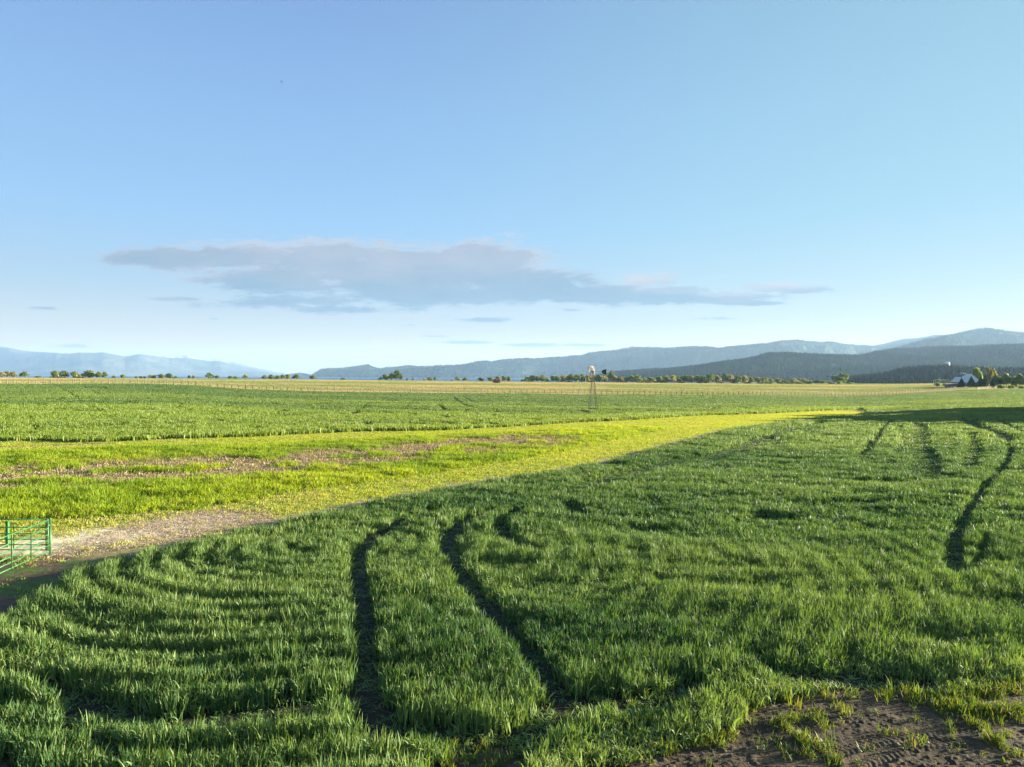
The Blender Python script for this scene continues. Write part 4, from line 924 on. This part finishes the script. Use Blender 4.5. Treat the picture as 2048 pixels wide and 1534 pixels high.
def fence():
    e = empty('field_fence', (float(at_Y(1200, 301)), 301, float(zt(at_Y(1200, 301), 301))), label='long wooden post fence running across the back of the green field', cat='fence'); o = e.location.copy()
    px = np.linspace(-60, 1936, 1200); Y = fence_Y(px); X = at_Y(px, Y); L = np.concatenate([[0], np.cumsum(np.hypot(np.diff(X), np.diff(Y)))])
    q = np.arange(0, L[-1], 2.45); PX = np.interp(q, L, X); PY = np.interp(q, L, Y); PZ = zt(PX, PY); n = len(q)
    post = MB().tube((0, 0, -.3), (0, 0, 1.9), .145, .13, 8).build('fence_post', M['wood'], e); me = post.data
    vis = (CX + F * PX / PY > 250); order = sorted(range(n), key=lambda i: PY[i] + (0 if vis[i] else 200)); big = set(order[:100]); first = True; rest = MB()
    for i in range(n):
        p = Vector((PX[i], PY[i], PZ[i])) - o; k = .94 + .12 * random.random()
        if i in big:
            if first: ob = post; first = False
            else: ob = post.copy(); sc.collection.objects.link(ob); ob.parent = e
            ob.location = p; ob.scale = (k, k, k); ob.rotation_euler = (random.gauss(0, .02), random.gauss(0, .02), 0)
        else: rest.tube(p + Vector((0, 0, -.3)), p + Vector((random.gauss(0, .02), 0, 1.9 * k)), .145, .13, 8)
    prop(rest.build('fence_post', M['wood'], e), kind='stuff')
    for zz, r in ((1.7, .03), (1.3, .025), (.8, .02)):
        m = MB()
        for i in range(n - 1): m.bar(Vector((PX[i], PY[i], PZ[i] + zz)) - o, Vector((PX[i + 1], PY[i + 1], PZ[i + 1] + zz)) - o, r * 2)
        m.build('fence_wire', M['wood'], e)
    # short fence that carries on past the opening by the yard
    for nm, pts, hh, mt, lab, npost in (('yard_fence', [(1954, 781.5, 400), (1975, 778.5, 415), (1996, 775, 432)], 1.3, M['wood'], 'short brown post fence past the opening, below the farmhouse spruces', 6),
                                    ('rail_fence', [(2004, 776, 440), (2030, 776, 440), (2075, 777, 440)], 1.25, M['whitewood'], 'white rail fence in front of the bright trees at the right edge', 9)):
        p3 = []
        for i in range(npost):
            t = i / (npost - 1) * (len(pts) - 1); j = min(int(t), len(pts) - 2); f = t - j; a = pts[j]; b = pts[j + 1]
            pxx = a[0] * (1 - f) + b[0] * f; YY = a[2] * (1 - f) + b[2] * f; XX = at_Y(pxx, YY); p3.append(Vector((XX, YY, float(zt(XX, YY)))))
        e2 = empty(nm, p3[0], label=lab, cat='fence')
        for p in p3: MB().bar(p - p3[0] + Vector((0, 0, -.3)), p - p3[0] + Vector((0, 0, hh + .1)), .16).build('fence_post', mt, e2)
        for zz in (hh, hh * .62, hh * .3):
            m = MB()
            for a, b in zip(p3[:-1], p3[1:]): m.bar(a - p3[0] + Vector((0, 0, zz)), b - p3[0] + Vector((0, 0, zz)), .04, .13)
            m.build('rail', mt, e2)
fence()

def gates():
    P = Vector((-17.83, 27.4, 0)); L = 4.27
    def gate(e, d, off):
        d = Vector(d).normalized(); z0, z1 = .22, 1.40; zs = [z0 + (z1 - z0) * k for k in (0, .17, .345, .53, .74, 1.0)]
        a = d * off; b = d * (off + L)
        for z in zs: MB().tube(a + Vector((0, 0, z)), b + Vector((0, 0, z)), .021, n=12).build('rail', M['gate'], e, smooth=True)
        for k in (0, 1): p = a if k == 0 else b; MB().tube(p + Vector((0, 0, z0 - .02)), p + Vector((0, 0, z1 + .02)), .028, n=12).build('upright', M['gate'], e, smooth=True)
        nn = Vector((-d.y, d.x, 0)) * .027
        for k in (.29, .58, .86):
            p = d * (off + L * k); MB().bar(p + nn + Vector((0, 0, z0)), p + nn + Vector((0, 0, z1 if k > .5 else z1 - .22)), .035, .012).build('brace', M['gate'], e)
        m = MB()
        for z in (z0 + .2, z1 - .2): m.tube(a - d * .10 + Vector((0, 0, z)), a + Vector((0, 0, z)), .012, n=6)
        m.build('hinge', M['galv'], e)
    g1 = empty('farm_gate', P, label='green tubular gate swung open towards the camera at the field entrance', cat='gate'); gate(g1, (.12, -1, 0), .16)
    g2 = empty('farm_gate', P, label='green tubular gate standing across the entrance behind the open one', cat='gate'); gate(g2, (-1, 0.0, 0), .16)
    m = MB(); m.tube((0, 0, -.4), (0, 0, 1.42), .036, n=16); p = empty('gate_post', P + Vector((.0, .0, 0)), label='green steel post on which both tubular gates hang', cat='post'); m.build('post', M['gate'], p, smooth=True)
    m = MB(); m.tube((0, 0, 1.42), (0, 0, 1.45), .04, .02, n=16); m.build('post_cap', M['gate'], p, smooth=True)
    x, y = at_z(15, 1094, 0); x2 = empty('gate_post', (float(x), float(y), 0), label='thick green steel post standing behind the far gate', cat='post')
    MB().bar((0, 0, -.3), (0, 0, 1.02), .10).build('post', M['gate'], x2); MB().bar((0, 0, 1.02), (0, 0, 1.05), .13).build('post_cap', M['gate'], x2)
    r = random.Random(4)
gates()

def house():
    D = 500.0
    def W(px, py, d=D): return Vector((at_Y(px, d), d, CAMZ + (horizon(px) - py) * d / F))
    base = W(1944, 772); z0 = float(zt(base.x, base.y)); o = Vector((base.x, base.y, z0)); e = empty('farmhouse', o, label='farmhouse with a peaked white metal roof behind dark spruces', cat='house')
    ex0, ex1 = W(1928, 765).x - o.x, W(1961, 765).x - o.x; ez = 2.9; pk = W(1946.5, 747.5).z - z0; dp = 9.0
    m = MB(); zb = -.3
    P = [(ex0 + .5, .5, zb), (ex1 - .5, .5, zb), (ex1 - .5, dp, zb), (ex0 + .5, dp, zb), (ex0 + .5, .5, ez), (ex1 - .5, .5, ez), (ex1 - .5, dp, ez), (ex0 + .5, dp, ez)]
    m.poly(P, [(0, 1, 5, 4), (1, 2, 6, 5), (2, 3, 7, 6), (3, 0, 4, 7)]); m.build('wall', M['wall'], e)
    cx = W(1946.5, 748).x - o.x; m = MB()                  # pyramid-like roof with a short ridge and a flared foot
    ring = lambda k, z: [(cx + (ex0 - cx) * k, dp / 2 - (dp / 2 + .2) * k, z), (cx + (ex1 - cx) * k, dp / 2 - (dp / 2 + .2) * k, z), (cx + (ex1 - cx) * k, dp / 2 + (dp / 2 + .6) * k, z), (cx + (ex0 - cx) * k, dp / 2 + (dp / 2 + .6) * k, z)]
    lv = [(1.0, ez - .1), (1.0, ez + .1), (.80, ez + (pk - ez) * .30), (.45, ez + (pk - ez) * .72), (.10, pk)]
    P = []; [P.extend(ring(*q)) for q in lv]; fs = [(i * 4 + j, i * 4 + (j + 1) % 4, i * 4 + 4 + (j + 1) % 4, i * 4 + 4 + j) for i in range(4) for j in range(4)] + [(16, 17, 18, 19), (3, 2, 1, 0)]
    m.poly(P, fs); rf = m.build('roof', M['roof'], e)
    MB().bar((cx + 1.2, dp * .6, ez + 2.5), (cx + 1.2, dp * .6, pk + .5), .5).build('chimney', M['wall'], rf)
    wx0, wx1 = W(1915, 760).x - o.x, ex0 + .2; wz = W(1925, 754).z - z0
    m = MB(); P = [(wx0 + .4, 1.5, zb), (wx1, 1.5, zb), (wx1, 7.5, zb), (wx0 + .4, 7.5, zb), (wx0 + .4, 1.5, 3.0), (wx1, 1.5, 3.0), (wx1, 7.5, 3.0), (wx0 + .4, 7.5, 3.0)]
    m.poly(P, [(0, 1, 5, 4), (2, 3, 7, 6), (3, 0, 4, 7)]); m.build('wing_wall', M['wall'], e)
    m = MB(); P = [(wx0, 1.0, 2.95), (wx1, 1.0, 2.95), (wx1, 4.5, wz), (wx0 + 1, 4.5, wz), (wx0, 8, 2.95), (wx1, 8, 2.95)]
    m.poly(P, [(0, 1, 2, 3), (3, 2, 5, 4), (0, 3, 4), (0, 4, 5, 1)]); m.build('wing_roof', M['roof'], e)
    for x in (ex0 + 2, ex0 + 5.2, ex1 - 3): 
        f = MB().bar((x, .46, 1.6), (x + 1.3, .46, 1.6), .06, 1.2).build('window', M['whitewood'], e); MB().bar((x + .1, .41, 1.6), (x + 1.2, .41, 1.6), .04, 1.0).build('pane', M['glass'], f)
    MB().bar((ex0 + 3.8, .46, 1.0), (ex0 + 4.7, .46, 1.0), .06, 2.0).build('door', M['whitewood'], e)
    # brown shed beside the house
    s = W(1906, 771, 480); zs = float(zt(s.x, s.y)); se = empty('shed', (s.x, s.y, zs), label='low brown shed with a rusty roof just left of the farmhouse', cat='shed')
    m = MB(); m.poly([(-3.2, 0, -.2), (3.6, 0, -.2), (3.6, 4, -.2), (-3.2, 4, -.2), (-3.2, 0, 2.0), (3.6, 0, 2.6), (3.6, 4, 2.6), (-3.2, 4, 2.0)], [(0, 1, 5, 4), (1, 2, 6, 5), (2, 3, 7, 6), (3, 0, 4, 7)]); m.build('wall', M['wall'], se)
    m = MB(); m.poly([(-3.5, -.4, 2.02), (3.9, -.4, 2.75), (3.9, 4.4, 2.75), (-3.5, 4.4, 2.02), (-3.5, -.4, 2.10), (3.9, -.4, 2.85), (3.9, 4.4, 2.85), (-3.5, 4.4, 2.10)], [(3, 2, 1, 0), (4, 5, 6, 7), (0, 1, 5, 4), (1, 2, 6, 5), (2, 3, 7, 6), (3, 0, 4, 7)]); m.build('roof', mat_plain('tan_tin_roof', (.42, .27, .18), .6, .2, 2), se)
    MB().bar((-1.5, -.04, 1.0), (0, -.04, 1.0), .06, 1.7).build('door', M['rust'], se)
    # open timber frame
    f0 = W(1867, 770, 540); zf = float(zt(f0.x, f0.y)); fe = empty('timber_frame', (f0.x, f0.y, zf), label='open timber frame of tall pale posts and long beams left of the shed', cat='timber frame')
    q = lambda px, d: Vector((at_Y(px, d) - f0.x, d - f0.y, 0)); top = lambda px, py, d: Vector((at_Y(px, d) - f0.x, d - f0.y, CAMZ + (horizon(px) - py) * d / F - zf))
    c = [(1867, 760.3, 540), (1870.8, 759.6, 556), (1879.5, 758.2, 536), (1915, 761.0, 500), (1905, 763, 545)]
    for (px, py, d) in c: MB().bar(q(px, d) + Vector((0, 0, -.3 + float(zt(at_Y(px, d), d)) - zf)), top(px, py, d), .26).build('post', M['palewood'], fe)
    for a, b in ((0, 2), (0, 1), (1, 4), (2, 3)): MB().bar(top(*c[a]), top(*c[b]), .16, .26).build('beam', M['palewood'], fe)
    a, b = list(c[2]), list(c[3]); a[1] += 4.6; b[1] += 3.4; MB().bar(top(*a), top(*b), .10, .18).build('beam', M['palewood'], fe)
    # pale field stones in the yard
    for j, (px, py, s_, lab) in enumerate(((1898, 772.5, .7, 'leftmost of the pale boulders before the brown shed'), (1903, 772, .9, 'middle pale boulder before the brown shed'), (1909, 772.3, 1.0, 'right pale boulder before the brown shed'), (1932, 772, .9, 'pale boulder between the two left spruces'))):
        d = 452; X = at_Y(px, d); bm = MB(); r = random.Random(j); P = []; fs = []
        for i in range(5):
            th = math.pi * i / 4
            for k in range(8): ph = k * math.pi / 4; rr = s_ * (.85 + .3 * r.random()); P.append((rr * math.sin(th) * math.cos(ph), rr * math.sin(th) * math.sin(ph), rr * math.cos(th) * .7 + .3 * s_))
        for i in range(4):
            for k in range(8): fs.append((i * 8 + k, (i + 1) * 8 + k, (i + 1) * 8 + (k + 1) % 8, i * 8 + (k + 1) % 8))
        bm.poly(P, fs); ob = bm.build('boulder', M['stone'], None, (X, d, float(zt(X, d)))); prop(ob, lab, 'boulder', 'boulders in the farmyard')
    # white tank on the wooded knoll
    d = 1340.0; X = at_Y(1894.5, d); zb = CAMZ + (horizon(1894.5) - 745) * d / F; zt_ = CAMZ + (horizon(1894.5) - 723.2) * d / F; te = empty('water_tank', (X, d, zb), label='white domed water tank standing above the wooded knoll', cat='water tank')
    H = zt_ - zb; R = 4.0; m = MB(); P = []; prof = [(R * .5, 0), (R * .5, H * .5), (R * .8, H * .56), (R, H * .68), (R, H * .80), (R * .88, H * .90), (R * .6, H * .97), (.05, H)]
    for (r_, z_) in prof:
        for k in range(24): a_ = 2 * math.pi * k / 24; P.append((r_ * math.cos(a_), r_ * math.sin(a_), z_))
    m.poly(P, [(i * 24 + k, i * 24 + (k + 1) % 24, i * 24 + 24 + (k + 1) % 24, i * 24 + 24 + k) for i in range(len(prof) - 1) for k in range(24)]); m.build('tank', M['tank'], te, smooth=True)
    m = MB(); [m.tube((-R - .12, s2, 0), (-R - .12, s2, H * .85), .05, n=4) for s2 in (-.25, .25)]; m.build('ladder', M['galv'], te)
    for (px, py, wpx, d, lab) in ((1925, 746.0, 9, 1180, 'white roofed house half hidden in the wood behind the farmhouse'), (1866, 740.5, 6, 1250, 'small pale roofed house in the wood, left of the water tank')):
        X = at_Y(px, d); w = wpx / F * d / 2; zr = CAMZ + (horizon(px) - py) * d / F; he = empty('wood_house', (X, d, zr - 4), label=lab, cat='house')
        MB().poly([(-w, -4, -6), (w, -4, -6), (w, 4, -6), (-w, 4, -6), (-w, -4, 2.4), (w, -4, 2.4), (w, 4, 2.4), (-w, 4, 2.4)], [(0, 1, 5, 4), (1, 2, 6, 5), (2, 3, 7, 6), (3, 0, 4, 7)]).build('wall', M['wall'], he)
        MB().poly([(-w - .4, -4.4, 2.2), (w + .4, -4.4, 2.2), (w + .4, 0, 4.4), (-w - .4, 0, 4.4), (-w - .4, 4.4, 2.2), (w + .4, 4.4, 2.2)], [(0, 1, 2, 3), (3, 2, 5, 4), (0, 3, 4), (1, 5, 2), (0, 4, 5, 1)]).build('roof', M['roof'], he)
house()

def birds():
    def bird(px, py, Y, span, rz, lab, flap):
        d = rays(px, py); e = empty('bird', (d[0] * Y, Y, CAMZ + d[2] * Y), rz, label=lab, cat='bird'); L = span * .5
        m = MB(); P = []; prof = [(-.5, .01), (-.38, .045), (-.2, .09), (.05, .10), (.25, .075), (.36, .06), (.44, .055), (.52, .02)]
        for (x, r) in prof:
            for k in range(8): a = 2 * math.pi * k / 8; P.append((x * L, r * L * math.cos(a), r * L * math.sin(a)))
        m.poly(P, [(i * 8 + k, i * 8 + (k + 1) % 8, i * 8 + 8 + (k + 1) % 8, i * 8 + 8 + k) for i in range(7) for k in range(8)])
        for s in (-1, 1):
            W0 = [(.18, .05, .05), (.22, .4, .05 + flap * .6), (.05, .98, .02 + flap), (-.12, .6, flap * .75), (-.18, .06, .03)]; a = [(x * L, s * y * L, z * L) for x, y, z in W0]; b = [(x * L, s * y * L, z * L - .03 * L) for x, y, z in W0]
            m.poly(a + b, [(0, 1, 2, 3, 4), (9, 8, 7, 6, 5)] + [(i, i + 5, (i + 1) % 5 + 5, (i + 1) % 5) for i in range(5)])
        m.poly([(-.45 * L, -.03 * L, .02 * L), (-.72 * L, -.12 * L, 0), (-.72 * L, .12 * L, 0), (-.45 * L, .03 * L, .02 * L)], [(0, 1, 2, 3)])
        m.build('body', M['bird'], e)
    bird(563, 163, 60, .34, .3, 'small dark bird high in the blue sky at upper left', -.15)
    bird(955, 357.5, 70, .15, 1.0, 'tiny dark bird in the sky above the long cloud', .3)
    bird(955.5, 829, 66, .42, .6, 'dark bird flying low over the far green field', .95)
birds()
# two thin utility poles in the treeline
for px, top, lab in ((1171.5, 756, 'thin utility pole in front of the treeline, left of the windmill'), (1528, 757.5, 'thin utility pole near the right end of the treeline')):
    Y = 770.0; X = at_Y(px, Y); z = float(zt(X, Y)); h = CAMZ + (horizon(px) - top) * Y / F - z; e = empty('utility_pole', (X, Y, z), label=lab, cat='utility pole', group='utility poles')
    MB().tube((0, 0, -.5), (0, 0, h), .28, .2, 8).build('pole', M['palewood'], e); MB().bar((-1.2, 0, h - .6), (1.2, 0, h - .6), .14).build('crossarm', M['palewood'], e)

# ------------------------------------------------------------------ haze: one closed box of thin air round the whole scene
def haze():
    m = bpy.data.materials.new('haze_air'); m.use_nodes = True; g = NT(m.node_tree)
    v = g.add('ShaderNodeVolumePrincipled'); v.inputs['Color'].default_value = (.44, .67, .92, 1); v.inputs['Density'].default_value = HAZE; v.inputs['Anisotropy'].default_value = .15
    o = g.add('ShaderNodeOutputMaterial'); g.link(v.outputs[0], o.inputs['Volume'])
    x, y0, y1, za, zb = 16000, -5000, 20500, -18, 640
    P = [(-x, y0, za), (x, y0, za), (x, y1, za), (-x, y1, za), (-x, y0, zb), (x, y0, zb), (x, y1, zb), (-x, y1, zb)]
    ob = MB().poly(P, [(3, 2, 1, 0), (4, 5, 6, 7), (0, 1, 5, 4), (1, 2, 6, 5), (2, 3, 7, 6), (3, 0, 4, 7)]).build('haze', m); prop(ob, 'thin blue haze filling the air over the fields and hills', None, None, 'stuff')
HAZE = 4.8e-5
haze()
